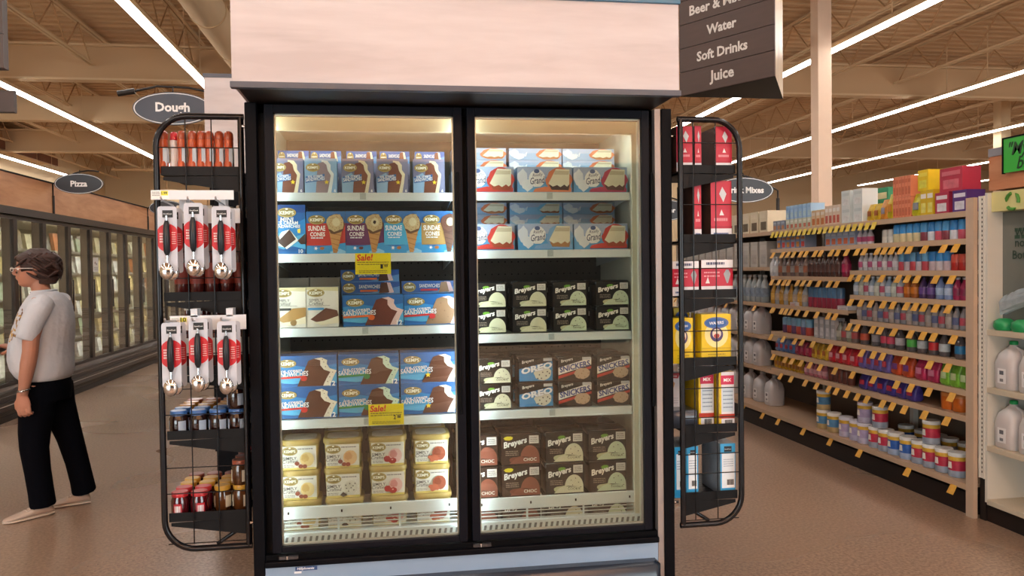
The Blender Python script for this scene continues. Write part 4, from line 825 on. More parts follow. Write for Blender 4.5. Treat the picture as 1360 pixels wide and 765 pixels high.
dg = bpy.data.objects['aisle_sign']; t = MB(); t.tube([(.3, .02, .11), (.1, .02, .15), (-.1, .02, .155), (-.25, .02, .12)], .008, mat('#2a2624', .4, .3), 6); t.tube([(0, .0, .108), (0, .02, .152)], .005, mat('#2a2624', .4, .3), 6); t.tube([(-.25, .02, .12), (-.36, .02, .10)], .02, mat('#2a2624', .4, .3), 6); t.build('arm', dg)
oval_sign('Pizza', -3.62, 10.45, 2.553, 'dark oval aisle sign reading Pizza above the left wall freezers', .275, .122, armto=(-.305, -.36, 0, 1), tw=.34)
oval_sign('Frozen', -3.62, 14.35, 2.56, 'second dark oval sign further along the left wall freezers, mostly hidden by the rack', .275, .122, armto=(-.305, -.36, 0, 1), tw=.4)
oval_sign('Drink Mixes', 3.62, 7.9, 2.24, 'dark oval aisle sign reading Drink Mixes behind the right rack', .315, .13, tw=.66, armto=(.38, -.30, 0, -1))
oval_sign('Water', 3.25, 9.2, 2.13, 'dark oval aisle sign reading Water, seen through the right rack', .27, .122, tw=.4, armto=(.38, -.16, 0, -1))
# ================================================================ HANGING THREE-SIDED SIGN
S0, S1, S2 = (1.957, 5.235), (2.319, 4.619), (2.685, 5.24)
tri = empty('hanging_sign', (2.32, 5.03, 2.6), 'three-sided dark brown hanging sign listing Beer, Water, Soft Drinks and Juice', 'sign')
ti = Matrix.Translation((-2.32, -5.03, -2.6)); DK = '#4b3b36'
ht = .93; b = MB(); b.add([(S0[0], S0[1], 2.6), (S1[0], S1[1], 2.6), (S2[0], S2[1], 2.6), (S0[0], S0[1], 2.6+ht), (S1[0], S1[1], 2.6+ht), (S2[0], S2[1], 2.6+ht)], [(0, 2, 1), (3, 4, 5)], mat('#15100f', .6)).add([(S0[0], S0[1], 2.6), (S1[0], S1[1], 2.6), (S1[0], S1[1], 2.6+ht), (S0[0], S0[1], 2.6+ht)], [(0, 1, 2, 3)], mat('#15100f', .6)).add([(S1[0], S1[1], 2.6), (S2[0], S2[1], 2.6), (S2[0], S2[1], 2.6+ht), (S1[0], S1[1], 2.6+ht)], [(0, 1, 2, 3)], wood_mat('light_sign_wood', '#8d7660', '#d9c3a2', '#efdfc4', 2.2, .3, 'Z')).add([(S2[0], S2[1], 2.6), (S0[0], S0[1], 2.6), (S0[0], S0[1], 2.6+ht), (S2[0], S2[1], 2.6+ht)], [(0, 1, 2, 3)], mat(DK, .5))
o = b.build('sign_body', tri); o.matrix_parent_inverse = ti
L01 = math.hypot(S1[0]-S0[0], S1[1]-S0[1]); ang = math.atan2(S1[1]-S0[1], S1[0]-S0[0])
for i, t_ in enumerate(('Juice', 'Soft Drinks', 'Water', 'Beer & Mixers', '', '')):
    z = 2.6+.0+i*.155; b = MB().box(-L01/2, L01/2, -.012, 0, .002, .153, mat(DK, .45, var=.08, scale=6, stretch=(1, 1, 10)))
    p = b.build('sign_slat', tri); p.location = ((S0[0]+S1[0])/2-2.32, (S0[1]+S1[1])/2-5.03, z-2.6); p.rotation_euler = (0, 0, ang)
    if not t_: continue
    a = Art(L01, .155, y=-.0125); a.text(t_, .47, .5, {'Juice': .26, 'Soft Drinks': .54, 'Water': .32, 'Beer & Mixers': .7}[t_], '#cfcac4', 0, 0, .03); q = a.mb.build('lettering', p)
MB().tube([(0, 0, ht), (0, 0, 2.88)], .006, STEELW, 6).build('cable', tri)
# dark hanging signs at the upper left
def lsign(x0, x1, y, z0, z1, label, cx=.08):
    s_ = MB().box(x0, x1, y, y+.05, z0, z1, mat(DK, .5)).build('hanging_sign'); tag(s_, label, 'sign'); 
    k = 0; z = z0
    while z < z1-.02: MB().box(x0+.001, x1, y-.012, y, z+.003, min(z+.183, z1), mat(DK, .45, var=.08)).build('sign_slat', s_); z += .186
    MB().tube([(x1-cx, y+.025, z1), (x1-cx, y+.025, 6.2)], .006, STEELW, 6).build('cable', s_)
lsign(-2.75, -2.045, 4.85, 2.6, 3.53, 'dark brown slatted hanging sign cut off by the top left corner')
lsign(-4.4, -3.3, 8.0, 2.94, 3.14, 'small dark hanging sign at the left edge below the corner sign', .5)
# ================================================================ RIGHT-HAND DRINK SHELVES
SHELFC = mat('#c3a68a', .5, var=.03); PEG = mat('#7d6a5a', .6, var=.05); TAGY = mat('#e0a83c', .5, var=.12, scale=40); KICK = mat('#1c1412', .5)
XF = 3.31
gd = empty('gondola_shelving', (3.6, 4.27, 0), 'long tan gondola of drink shelves with yellow price tags right of the freezer', 'shelving')
gi = Matrix.Translation((-3.6, -4.27, 0))
def gp(mb, n, parent=gd, bv=0):
    o = mb.build(n, parent, bv)
    if parent is gd: o.matrix_parent_inverse = gi
    return o
gp(MB().box(3.84, 3.88, 4.2, 10.5, .1, 1.84, PEG), 'back_panel')
gp(MB().box(3.302, 3.329, 4.2, 4.262, 0, 1.84, mat('#c4ab94', .5)), 'end_post'); 
for y in (5.475, 6.695, 7.915, 9.135, 10.355): gp(MB().box(3.80, 3.84, y-.02, y+.02, 0, 1.84, mat('#d8d0c4', .5)), 'upright')
gp(MB().box(3.33, 3.86, 4.262, 10.5, 0, .125, KICK), 'kick_plate')
tagrnd = random.Random(11)
def shelf(y0, y1, z, x0=XF, tags=True, yel=False, dens=.16, tilt=1, tz=0):
    sh = gp(MB().box(x0, 3.84, y0, y1, z-.018, z, SHELFC).box(x0-.006, x0, y0, y1, z-.03, z+.004, SHELFC), 'shelf')
    if tags:
        y = y0+tagrnd.uniform(.03, .12)
        while y < y1-.04:
            h_ = .045; b = MB(); m = TAGY if not yel else mat('#d9c832', .5)
            b.hexa([(x0-.038, y-.004, z-.075), (x0-.037, y-.004, z-.075), (x0-.037, y+.055, z-.075), (x0-.038, y+.055, z-.075), (x0-.008, y, z-.025), (x0-.007, y, z-.025), (x0-.007, y+.055, z-.025), (x0-.008, y+.055, z-.025)], m)
            b.box(x0-.0345, x0-.033, y+.006, y+.026, z-.056, z-.046, mat('#4a3a20', .5)) if False else None
            b.build('price_tag', sh); y += tagrnd.uniform(dens*.55, dens*1.35)
    return sh
ZA = (1.068, 1.245, 1.42); ZB = (1.13, 1.372)
shelf(4.265, 10.4, .178, dens=.42)
for z in (.575, .725, .895): shelf(4.265, 6.69, z, dens=.19)
shelf(4.265, 6.69, 1.605, dens=.13); shelf(4.265, 6.69, 1.765, tags=False); 
for z in ZA: shelf(4.265, 5.46, z, dens=.14)
for z in ZB: shelf(5.49, 6.69, z, dens=.13)
# yellow tag strip on the far part of the top shelf
tp = gp(MB().box(XF-.008, XF-.006, 5.1, 6.69, 1.735, 1.765, SHELFC), 'tag_rail')
y = 5.12
while y < 6.66:
    MB().hexa([(XF-.03, y, 1.705), (XF-.029, y, 1.705), (XF-.029, y+.05, 1.705), (XF-.03, y+.05, 1.705), (XF-.011, y, 1.755), (XF-.01, y, 1.755), (XF-.01, y+.05, 1.755), (XF-.011, y+.05, 1.755)], mat('#d9bc32', .5, var=.1)).build('price_tag', tp); y += .078
for z in (.52, .82, 1.12, 1.45, 1.77): shelf(6.72, 10.4, z, 3.42, dens=.5, tags=z in (1.12,))
# ---- goods, one prototype per colouring
PC = {}
def can(c1, c2, d_=.06, h_=.12, lid=None):
    k_ = ('can', c1, c2, d_, h_, lid)
    if k_ not in PC:
        r = d_/2; b = MB(); b.lathe([(r*.9, 0), (r, .004), (r, h_*.5)], mat(c1, .35, var=.15, scale=25), n=10, cap=False); b.lathe([(r, h_*.5), (r, h_-.01), (r*.85, h_)], mat(c2, .35, var=.15, scale=25), n=10); 
        if lid: b.lathe([(r*1.03, h_-.02), (r*1.03, h_), (r*.9, h_+.003)], mat(lid, .4), n=10)
        PC[k_] = (b.mesh('can'), [])
    return PC[k_]
def bottle(liq, lab, cap='#e8e8e8', d_=.065, h_=.14, clear=False):
    k_ = ('bot', liq, lab, cap, d_, h_)
    if k_ not in PC:
        r = d_/2; b = MB(); m = mat(liq, .12, var=.12, scale=20, coat=.6); b.lathe([(r*.85, 0), (r, .008), (r, h_*.2)], m, n=10, cap=False); b.lathe([(r*1.01, h_*.2), (r*1.01, h_*.52)], mat(lab, .45, var=.25, scale=30), n=10, cap=False, ); b.lathe([(r, h_*.52), (r*.95, h_*.6), (r*.45, h_*.82), (r*.38, h_*.86), (r*.38, h_*.93)], m, n=10); b.lathe([(r*.46, h_*.91), (r*.46, h_)], mat(cap, .4), n=8)
        PC[k_] = (b.mesh('bottle'), [])
    return PC[k_]
def carton(col, acc, w_=.07, h_=.15, d_=.12, acc2=None, var=.08):
    k_ = ('car', col, acc, w_, h_, d_, acc2)
    if k_ not in PC:
        b = MB(); b.box(0, d_, -w_/2, w_/2, 0, h_, mat(col, .5, var=var, scale=14)); b.box(-.0012, 0, -w_*.34, w_*.34, h_*.12, h_*.5, mat(acc, .5, var=.2, scale=30)); b.box(-.0012, 0, -w_*.4, w_*.4, h_*.68, h_*.86, mat(acc2 or acc, .5, var=.1))
        PC[k_] = (b.mesh('carton'), [])
    return PC[k_]
def bag(col, acc, w_=.09, h_=.14):
    k_ = ('bag', col, acc, w_, h_)
    if k_ not in PC:
        b = MB(); rr = [[(x, y, z) for (y, x, z) in ring(0, .04, w_*a_, .075*d_, .015, h_*q, 2)] for q, a_, d_ in ((0, .8, .7), (.12, 1, 1), (.6, .98, .85), (.92, .95, .25), (1, .95, .06))]
        b.rings(rr, mat(col, .3, var=.4, scale=28, bump=.3)); b.box(-.0, .004, -w_*.25, w_*.25, h_*.3, h_*.6, mat(acc, .4, var=.2, scale=30)); PC[k_] = (b.mesh('bag'), [])
    return PC[k_]
def canister(l1, l2, lid='#e6e4e0', d_=.104, h_=.148):
    k_ = ('cst', l1, l2, lid, d_, h_)
    if k_ not in PC:
        r = d_/2; b = MB(); n = 16
        prof = [(r*.94, 0), (r, .006), (r, h_*.28), (r, h_*.3), (r, h_*.68), (r, h_*.7), (r, h_*.84)]; cols_ = [l2, l2, l1, l1, '#e0b040', '#e0b040']
        for q in range(6): b.lathe([prof[q], prof[q+1]], mat(cols_[q], .4, var=.22, scale=22), n=n, cap=False)
        b.lathe([(r*1.02, h_*.84), (r*1.03, h_*.86), (r*1.03, h_*.97), (r*.97, h_), (r*.9, h_*.985)], mat(lid, .35), n=n)
        b.hexa([(-r*1.012, -r*.3, h_*.36), (-r*.98, -r*.3, h_*.36), (-r*.98, r*.3, h_*.36), (-r*1.012, r*.3, h_*.36), (-r*1.012, -r*.22, h_*.62), (-r*.98, -r*.22, h_*.62), (-r*.98, r*.22, h_*.62), (-r*1.012, r*.22, h_*.62)], mat('#f0ece4', .4))
        PC[k_] = (b.mesh('canister'), [])
    return PC[k_]
def jug_mesh(cap='#2a9a5a', body='#d9d8dc'):
    b = MB(); m = mat(body, .3, var=.04, coat=.3)
    b.rings([ring(0, 0, .135, .135, .03, 0, 3), ring(0, 0, .15, .15, .035, .012, 3), ring(0, 0, .15, .15, .035, .15, 3), ring(0, 0, .13, .13, .04, .2, 3), ring(0, 0, .07, .07, .03, .235, 3), ring(0, 0, .038, .038, .015, .25, 3), ring(0, 0, .038, .038, .015, .26, 3)], m)
    c = MB().lathe([(.021, .256), (.022, .26), (.022, .274), (.018, .278)], mat(cap, .4), n=12)
    h_ = MB().tube([(0, -.062, .14), (0, -.078, .18), (0, -.06, .225), (0, -.02, .24)], .010, m, 6)
    l = MB(); l.box(-.0765, -.0745, -.03, .03, .035, .12, mat('#eceaea', .5)); l.box(-.078, -.0765, -.014, .014, .085, .108, mat('#6a6a70', .5)); l.box(-.078, -.0765, -.012, .012, .045, .062, mat('#85858a', .5))
    return (b.mesh('jug'), [('cap', c.mesh('cap')), ('handle', h_.mesh('handle')), ('label', l.mesh('label'))])
def run(px0, px1, z, protos, step, desc, cat, name, rows=1, x=3.345, h_=None, stack=1, dz=0, jit=.0015, xd=.08, bay=''):
    """a run of alike goods between two picture columns on the shelf front; Y falls as the column grows"""
    y0 = at_x(px1, 400, x).y; y1 = at_x(px0, 400, x).y; n = max(1, round((y1-y0)/step)); st = (y1-y0)/n; rnd = random.Random(int(px0*7+z*100))
    gname = desc
    for i in range(n):
        for r in range(rows):
            for s_ in range(stack):
                p = protos[(i+r) % len(protos)]; ys = [v.co.y for v in p[0].vertices]; wd = max(ys)-min(ys); k_ = min(1, (st-2*jit-.001)/wd)
                w_ = ('%s from near end' % NTH[i]) if n > 1 else ''
                e = ('' if rows == 1 else (', front', ', behind', ', third row')[r]) + ('' if stack == 1 else (', bottom', ', stacked on top')[min(s_, 1)])
                L = desc + ((', ' + w_) if w_ else '') + e
                put(p, name, (x+r*xd+.0, y0+(i+.5)*st+rnd.uniform(-jit, jit), z+.0012+s_*dz), L, cat, gname, s=(k_, k_, 1) if k_ < 1 else None)
T9, T8, T7, T6, T5, T4, T3, T2, T1, T0 = 1.765, 1.605, 1.42, 1.245, 1.068, .895, .725, .575, .178, 0
XC_ = 3.375     # cans and bottles stand on their centre line
# top shelf
run(1262, 1287, T9, [carton('#53307a', '#d8d4e4', .12, .13, .12)], .13, 'purple wrapped bundle on the top shelf by the end post', 'bundle', 'drink_bundle', x=3.33)
run(1240, 1262, T9, [carton('#b02f4c', '#e2d6dc', .12, .13, .12)], .13, 'red wrapped bundle on the top shelf next to the purple one', 'bundle', 'drink_bundle', x=3.33)
p0 = at_x(1265, 400, 3.35).y
put(carton('#b8324a', '#d06a78', .2, .14, .12), 'drink_bundle', (3.34, p0, T9+.133), 'large red ribbed bundle stacked on the purple and red bundles', 'bundle')
run(1222, 1240, T9, [carton('#d6b41e', '#e8d870', .07, .16, .1, '#e8e4dc')], .07, 'yellow tea carton on the top shelf', 'carton', 'tea_carton', x=3.34); run(1208, 1224, T9, [bag('#c9be2a', '#8a8f96', .1, .15)], .1, 'yellow green pouch on the top shelf', 'pouch', 'drink_pouch', x=3.34)
y_ = at_x(1226, 400, 3.36).y; put(carton('#e6c81c', '#f0dc50', .1, .13, .1), 'tea_carton', (3.36, y_, T9+.164), 'bright yellow carton on top of the yellow tea cartons', 'carton')
run(1186, 1210, T9, [carton('#e08a68', '#c96a48', .032, .135, .14)], .033, 'thin salmon drink mix box on the top shelf', 'box', 'mix_box', x=3.34, stack=2, dz=.137)
run(1168, 1186, T9, [bag('#d8b024', '#c9842a', .08, .17), bag('#cf8430', '#8d8a9a', .08, .14)], .09, 'orange and yellow pouch on the top shelf', 'pouch', 'drink_pouch', x=3.34)
run(1150, 1168, T9, [bag('#dba428', '#a8602a', .085, .12)], .1, 'golden pouch under the green box, top shelf', 'pouch', 'drink_pouch', x=3.34)
y_ = at_x(1157, 400, 3.45).y; put(carton('#2c8a5e', '#e8d9a6', .17, .25, .1, '#e8d9a6'), 'green_carton', (3.53, y_, T9+.001), 'green and cream box standing behind the golden pouches', 'box')
run(1116, 1148, T9, [carton('#d5dcdb', '#dfe4e2', .112, .12, .12, '#c5cfcf', .02)], .125, 'white paper pack on the top shelf', 'pack', 'paper_pack', x=3.33, stack=2, dz=.121)
run(1096, 1116, T9, [carton('#dcc8b4', '#c05a48', .05, .15, .1, '#e8e2da')], .055, 'cream and red drink carton on the top shelf', 'carton', 'drink_carton', x=3.34)
run(1078, 1096, T9, [carton('#d8bc96', '#c07038', .06, .13, .1, '#e0d6c8')], .07, 'tan drink carton on the top shelf', 'carton', 'drink_carton', x=3.34)
run(1044, 1078, T9, [carton('#cfd4c0', '#b86a50', .055, .085, .12, '#e4e6dc')], .065, 'short pale carton under the light blue boxes', 'carton', 'drink_carton', x=3.34)
run(1044, 1078, T9+.0865, [carton('#9fc4e6', '#b4d4ee', .055, .11, .12, '#8fb8e0', .03)], .065, 'light blue upright carton stacked on the pale cartons', 'carton', 'water_carton', x=3.34)
run(1027, 1043, T9, [carton('#8f97a6', '#b9805a', .06, .085, .12, '#a9b4c4')], .07, 'small grey drink carton at the far end of the top shelf', 'carton', 'drink_carton', x=3.34)
# second shelf
run(1225, 1285, T8, [can('#c8596a', '#3f8cc6'), can('#d8dce4', '#2f7fc0'), can('#8a4450', '#4a94c8')], .066, 'blue-topped drink can on the second shelf', 'can', 'drink_can', rows=1, x=XC_)
run(1189, 1224, T8, [can('#d9cba0', '#3c90d0')], .066, 'blue and cream drink can on the second shelf', 'can', 'drink_can', x=XC_)
run(1174, 1188, T8, [can('#d8d6cc', '#c4c2bc', .055, .095)], .06, 'short white can on the second shelf', 'can', 'drink_can', x=XC_)
run(1140, 1160, T8, [bottle('#cfc6cc', '#b84a74', '#e6e4ea', .05, .11)], .056, 'white and pink drink bottle on the second shelf', 'bottle', 'drink_bottle', x=XC_)
run(1096, 1136, T8, [carton('#93a1b8', '#c4643c', .075, .115, .1, '#b8c2d2')], .08, 'grey blue carton with orange spot, second shelf', 'carton', 'drink_carton', x=3.34)
run(1032, 1070, T8, [carton('#8d99b0', '#c8443c', .07, .11, .1, '#a9754a'), carton('#6f86ac', '#d08a34', .07, .11, .1)], .08, 'blue and red carton at the far end of the second shelf', 'carton', 'drink_carton', x=3.34)
# bay A upper shelves
run(1266, 1286, T7, [can('#b8342e', '#c8503e', .07, .1)], .073, 'red drink can on the third shelf by the end post', 'can', 'drink_can', x=XC_)
run(1236, 1265, T7, [can('#c9b6bc', '#2f7cbc'), can('#d8ccd0', '#3a8ac8')], .064, 'blue and pink can on the third shelf', 'can', 'drink_can', x=XC_)
run(1196, 1235, T7, [can('#c4505a', '#5f97bc'), can('#c8bcc4', '#3a6a94')], .066, 'red and blue can on the third shelf', 'can', 'drink_can', x=XC_)
run(1142, 1194, T7, [bottle('#c4c2c6', '#d6d2d6', '#f0f0f0', .05, .125), bottle('#b6b6bc', '#b8567c', '#e8e8ea', .05, .125)], .056, 'small whitish drink bottle on the third shelf', 'bottle', 'drink_bottle', x=XC_)
run(1268, 1286, T6, [bottle('#a8345a', '#8c2a4c', '#d0c8d0', .06, .135)], .064, 'magenta drink bottle on the fourth shelf by the end post', 'bottle', 'drink_bottle', x=XC_)
run(1244, 1267, T6, [bottle('#7f93c0', '#a8bcd8', '#5a5a8a', .06, .135)], .064, 'pale blue drink bottle on the fourth shelf', 'bottle', 'drink_bottle', x=XC_)
run(1222, 1243, T6, [bottle('#4f3a64', '#6a4a8c', '#3a2c44', .06, .135)], .064, 'purple drink bottle on the fourth shelf', 'bottle', 'drink_bottle', x=XC_)
run(1202, 1221, T6, [bottle('#a85f2c', '#d07a28', '#7a4424', .06, .135)], .064, 'orange drink bottle on the fourth shelf', 'bottle', 'drink_bottle', x=XC_)
run(1136, 1201, T6, [bottle('#b9bcc0', '#b8566c', '#d4d6dc', .06, .135), bottle('#b8c0b6', '#c4c8bc', '#e0e2de', .06, .135), bottle('#9fb0c4', '#c8ccd4', '#d8dce2', .06, .135)], .066, 'clear drink bottle on the fourth shelf', 'bottle', 'drink_bottle', x=XC_)
run(1140, 1286, T5, [bottle('#8f8c90', '#b04a58', '#4a4446', .055, .14), bottle('#9a9698', '#5a6288', '#3c3a40', .055, .14), bottle('#a89c94', '#a8a09c', '#5a4a44', .055, .14)], .062, 'glassy drink bottle on the fifth shelf of the near bay', 'bottle', 'drink_bottle', x=XC_, rows=1)
for px0, px1, c_, n_ in ((1266, 1286, '#2f78a8', 'blue'), (1247, 1262, '#b8c0c4', 'white-based'), (1233, 1248, '#c82f34', 'red'), (1219, 1232, '#a8b0b4', 'silver'), (1204, 1219, '#4fae4a', 'green'), (1189, 1203, '#b0a8ac', 'grey'), (1172, 1188, '#c8465e', 'pink'), (1157, 1171, '#8a8488', 'smoky'), (1142, 1156, '#c85a40', 'coral')):
    run(px0, px1, T4, [bottle('#5c5658', c_, '#3a3436', .065, .15)], .09, '%s-labelled clear drink bottle on the sixth shelf of the near bay' % n_, 'bottle', 'drink_bottle', x=XC_)
run(1113, 1140, T4, [bottle('#7c6c66', '#a84c4c', '#4a403c', .06, .145), bottle('#8a8878', '#aaa494', '#4a403c', .06, .145)], .07, 'brownish drink bottle left of the coral one, sixth shelf', 'bottle', 'drink_bottle', x=XC_)
run(1080, 1110, T4, [carton('#a8a6a8', '#c8c6c8', .06, .165, .08, '#c0bec0')], .075, 'tall grey carton on the sixth shelf', 'carton', 'drink_carton', x=3.34)
run(1042, 1079, T4, [can('#b85046', '#6f9cb8', .07, .13), can('#6a4a6e', '#7fa0bc', .07, .13)], .076, 'red and light blue tub on the sixth shelf', 'tub', 'drink_tub', x=XC_)
# seventh to ninth shelves
run(1246, 1286, T3, [bag('#7ab23c', '#c4d8a0', .1, .135)], .1, 'green drink pouch pack on the seventh shelf', 'pouch', 'drink_pouch', x=3.34); run(1211, 1245, T3, [bag('#b03058', '#d0809c', .1, .13)], .1, 'magenta drink pouch pack on the seventh shelf', 'pouch', 'drink_pouch', x=3.34)
run(1180, 1210, T3, [bag('#c8502c', '#7c4a8a', .1, .13)], .1, 'orange red drink pouch pack on the seventh shelf', 'pouch', 'drink_pouch', x=3.34); run(1138, 1179, T3, [bag('#6f62a8', '#c84a58', .1, .13)], .1, 'lilac drink pouch pack on the seventh shelf', 'pouch', 'drink_pouch', x=3.34)
run(1098, 1136, T3, [bag('#c42c3a', '#e0a0a8', .09, .12)], .09, 'bright red drink pouch pack on the seventh shelf', 'pouch', 'drink_pouch', x=3.34); run(1076, 1097, T3, [bag('#d0a034', '#a8602c', .09, .12)], .09, 'yellow drink pouch pack on the seventh shelf', 'pouch', 'drink_pouch', x=3.34)
run(1054, 1075, T3, [bag('#9c2c4c', '#b85a74', .09, .11)], .09, 'dark red drink pouch pack on the seventh shelf', 'pouch', 'drink_pouch', x=3.34); run(1028, 1053, T3, [bag('#5a7ab0', '#c04050', .09, .11)], .09, 'blue drink pouch pack at the far end of the seventh shelf', 'pouch', 'drink_pouch', x=3.34)
run(1254, 1285, T2, [can('#d87028', '#d87028', .105, .1, '#d88a4c')], .115, 'orange powdered drink tub on the eighth shelf by the end post', 'tub', 'drink_tub', x=3.40)
run(1138, 1214, T2, [bag('#4a3c8c', '#b8304a', .1, .115)], .105, 'purple drink pouch pack on the eighth shelf', 'pouch', 'drink_pouch', x=3.34)
run(1102, 1134, T2, [can('#6a3c34', '#7a4a3e', .06, .1)], .068, 'brown drink bottle on the eighth shelf', 'bottle', 'drink_bottle', x=XC_); run(1070, 1100, T2, [bottle('#c07884', '#cc98a0', '#c8a0a4', .06, .115)], .07, 'pink drink bottle on the eighth shelf', 'bottle', 'drink_bottle', x=XC_)
run(1030, 1068, T2, [bottle('#c89c34', '#a86e24', '#d8b464', .055, .115)], .062, 'golden drink bottle on the eighth shelf', 'bottle', 'drink_bottle', x=XC_)
# bay B upper
run(1119, 1130, 1.372, [bottle('#8a2c48', '#a83058', '#5a3a44', .07, .19)], .075, 'magenta bottle beside the dark bottles, third shelf', 'bottle', 'drink_bottle', x=XC_)
run(1076, 1118, 1.372, [bottle('#4c3430', '#5c403a', '#3a2a28', .065, .19)], .07, 'tall dark brown bottle on the third shelf', 'bottle', 'drink_bottle', x=XC_)
run(1036, 1075, 1.372, [bottle('#8a7468', '#a0644a', '#b8a8a0', .06, .17), bottle('#6a5c5c', '#9a9490', '#8a8480', .06, .17)], .068, 'brown and grey bottle on the third shelf', 'bottle', 'drink_bottle', x=XC_)
run(1025, 1035, 1.372, [bottle('#c8ccd4', '#d0d4da', '#d8d8dc', .06, .17)], .07, 'whitish bottle at the far end of the third shelf', 'bottle', 'drink_bottle', x=XC_)
run(1076, 1120, 1.13, [can('#96384c', '#4f7496', .065, .16)], .07, 'red and blue tall can on the far bay fourth shelf', 'can', 'drink_can', x=XC_)
run(1026, 1074, 1.13, [bottle('#a0a4a8', '#b0a090', '#c4c8cc', .065, .18), bottle('#b88a3c', '#c49a4c', '#a88a58', .065, .18)], .075, 'grey and amber bottle on the far bay fourth shelf', 'bottle', 'drink_bottle', x=XC_)
run(1048, 1058, 1.13, [carton('#cfccd0', '#c09a8c', .09, .03, .1)], .09, 'small white box lying before the amber bottles', 'box', 'small_box', x=3.315)
run(1112, 1126, 1.13, [carton('#d0ccce', '#b8b0b4', .14, .03, .1)], .14, 'flat white box at the near end of that shelf', 'box', 'small_box', x=3.33)
# far bay: cream boxes, jugs, bottles
CRM = carton('#dcd0b4', '#6a5a44', .16, .2, .25, '#e4d9c0', .03)
run(985, 1021, 1.77, [CRM], .17, 'large cream box on the far top shelf', 'box', 'cream_box', x=3.44); run(905, 984, 1.77, [CRM], .17, 'large cream box on the far top shelf beyond the rack edge', 'box', 'cream_box', x=3.44)
JG_ = jug_mesh('#c8c8c8', '#c9c8cc'); JGB = jug_mesh('#3a4a8a', '#cccbd0')
run(905, 1020, 1.45, [carton('#b8b2aa', '#a8a29c', .15, .24, .2, '#c4bfb8', .04)], .18, 'grey water box on the far bay shelf below the cream boxes', 'box', 'water_box', x=3.45)
run(905, 1020, 1.12, [bottle('#aab4b8', '#8a9aac', '#c4ccd0', .09, .26)], .11, 'large clear water bottle on the far bay shelf', 'bottle', 'water_bottle', x=3.5)
run(905, 1018, .82, [JGB], .185, 'gallon water jug with blue label on the upper jug shelf', 'jug', 'water_jug', x=3.52)
run(905, 1018, .52, [JG_], .185, 'gallon water jug with dark label on the middle jug shelf', 'jug', 'water_jug', x=3.52)
run(990, 1036, .178, [JG_], .24, 'gallon water jug on the base shelf', 'jug', 'water_jug', x=3.52)
run(905, 985, .178, [JG_], .18, 'gallon water jug on the far base shelf', 'jug', 'water_jug', x=3.52)
# powdered drink canisters on the base shelf
CR, CB, CL, CG = canister('#b8304a', '#9aa4b4'), canister('#2c5cac', '#9fb0cc'), canister('#a89cc0', '#b8b4cc', '#dcd8e4'), canister('#4f86b0', '#b8a070')
CW = canister('#b4b2b8', '#a8a6ac')
for (px, py, p, L) in ((1094, 574, CG, 'blue canister at the far end of the base shelf'), (1094, 546, CG, 'blue canister stacked on the farthest one'), (1108, 578, CG, 'light blue canister second from the far end'), (1124, 584, CL, 'lilac canister left of the purple pair'), (1138, 588, CL, 'lilac canister right of the purple one'), (1149, 594, CL, 'pale lilac canister, lower of the lilac stack'), (1149, 567, CL, 'pale lilac canister, upper of the lilac stack'),
    (1164, 603, CR, 'red canister, lower left of the red pair'), (1177, 608, CR, 'red canister, lower right of the red pair'), (1169, 573, CR, 'red canister stacked on the red pair'), (1190, 613, CB, 'dark blue canister right of the red pair'), (1206, 620, CB, 'dark blue canister second right of the red pair'), (1222, 629, CR, 'red canister standing alone after the blue ones'), (1237, 634, CR, 'red canister under the single stacked red one'), (1254, 640, CR, 'red canister with white side near the end post'), (1272, 642, CR, 'red canister nearest the end post')):
    x = 3.39; P0 = at_x(px, py, x); stacked = ' stacked on' in L or 'upper of' in L
    put(p, 'drink_canister', (x, P0.y, .1795+(.15 if stacked else 0)), L, 'canister', 'powdered drink canisters on the base shelf')
y_ = at_x(1237, 600, 3.39).y; put(CR, 'drink_canister', (3.39, y_, .1795+.15), 'red canister standing highest, on top near the end post', 'canister', 'powdered drink canisters on the base shelf')
for px, L, p in ((1200, 'blue canister in the back row under the shelf shade', CB), (1222, 'dark blue canister in the back row', CB), (1258, 'white canister in the back row', CW), (1280, 'white canister at the back by the end post', CW), (1243, 'white canister behind the tallest red stack', CW)):
    y_ = at_x(px, 560, 3.6).y; put(p, 'drink_canister', (3.62, y_, .1795), L, 'canister', 'powdered drink canisters on the base shelf')
# ================================================================ WATER REFILL SHELVES NEAREST THE CAMERA, RIGHT
WHF = mat('#dcd8cc', .45, var=.02); WSH = mat('#cbbda6', .5, var=.02)
wr = empty('water_shelving', (3.6, 4.1, 0), 'white water refill shelving with wood header at the right edge', 'shelving'); wi = Matrix.Translation((-3.6, -4.1, 0))
def wp(mb, n, bv=0):
    o = mb.build(n, wr, bv); o.matrix_parent_inverse = wi; return o
wp(MB().box(3.336, 3.40, 4.15, 4.195, .24, 1.845, WHF).box(3.33, 3.337, 4.15, 4.158, .24, 1.845, WHF).box(3.33, 3.337, 4.186, 4.195, .24, 1.845, WHF), 'upright')
sl = MB(); z = .27
while z < 1.83: sl.box(3.3345, 3.336, 4.170, 4.176, z, z+.012, mat('#3a3630', .6)); z += .0254
wp(sl, 'upright_slots')['kind'] = 'stuff'
wp(MB().box(3.34, 3.40, 4.15, 4.195, 0, .24, KICK), 'upright_foot')
wp(MB().box(3.335, 3.95, 4.13, 4.149, .11, 1.86, WHF), 'side_panel'); wp(MB().box(3.92, 3.95, 2.6, 4.13, .11, 1.86, mat('#c4beb2', .5)), 'back_panel'); wp(MB().box(3.35, 3.95, 2.6, 4.149, 0, .11, KICK), 'kick_plate')
for z in (.13, .435, .765): wp(MB().box(3.33, 3.92, 2.6, 4.13, z-.03, z, WSH), 'shelf', .003)
wp(MB().box(3.33, 3.92, 2.6, 4.13, 1.06, 1.092, WSH), 'shelf', .003)
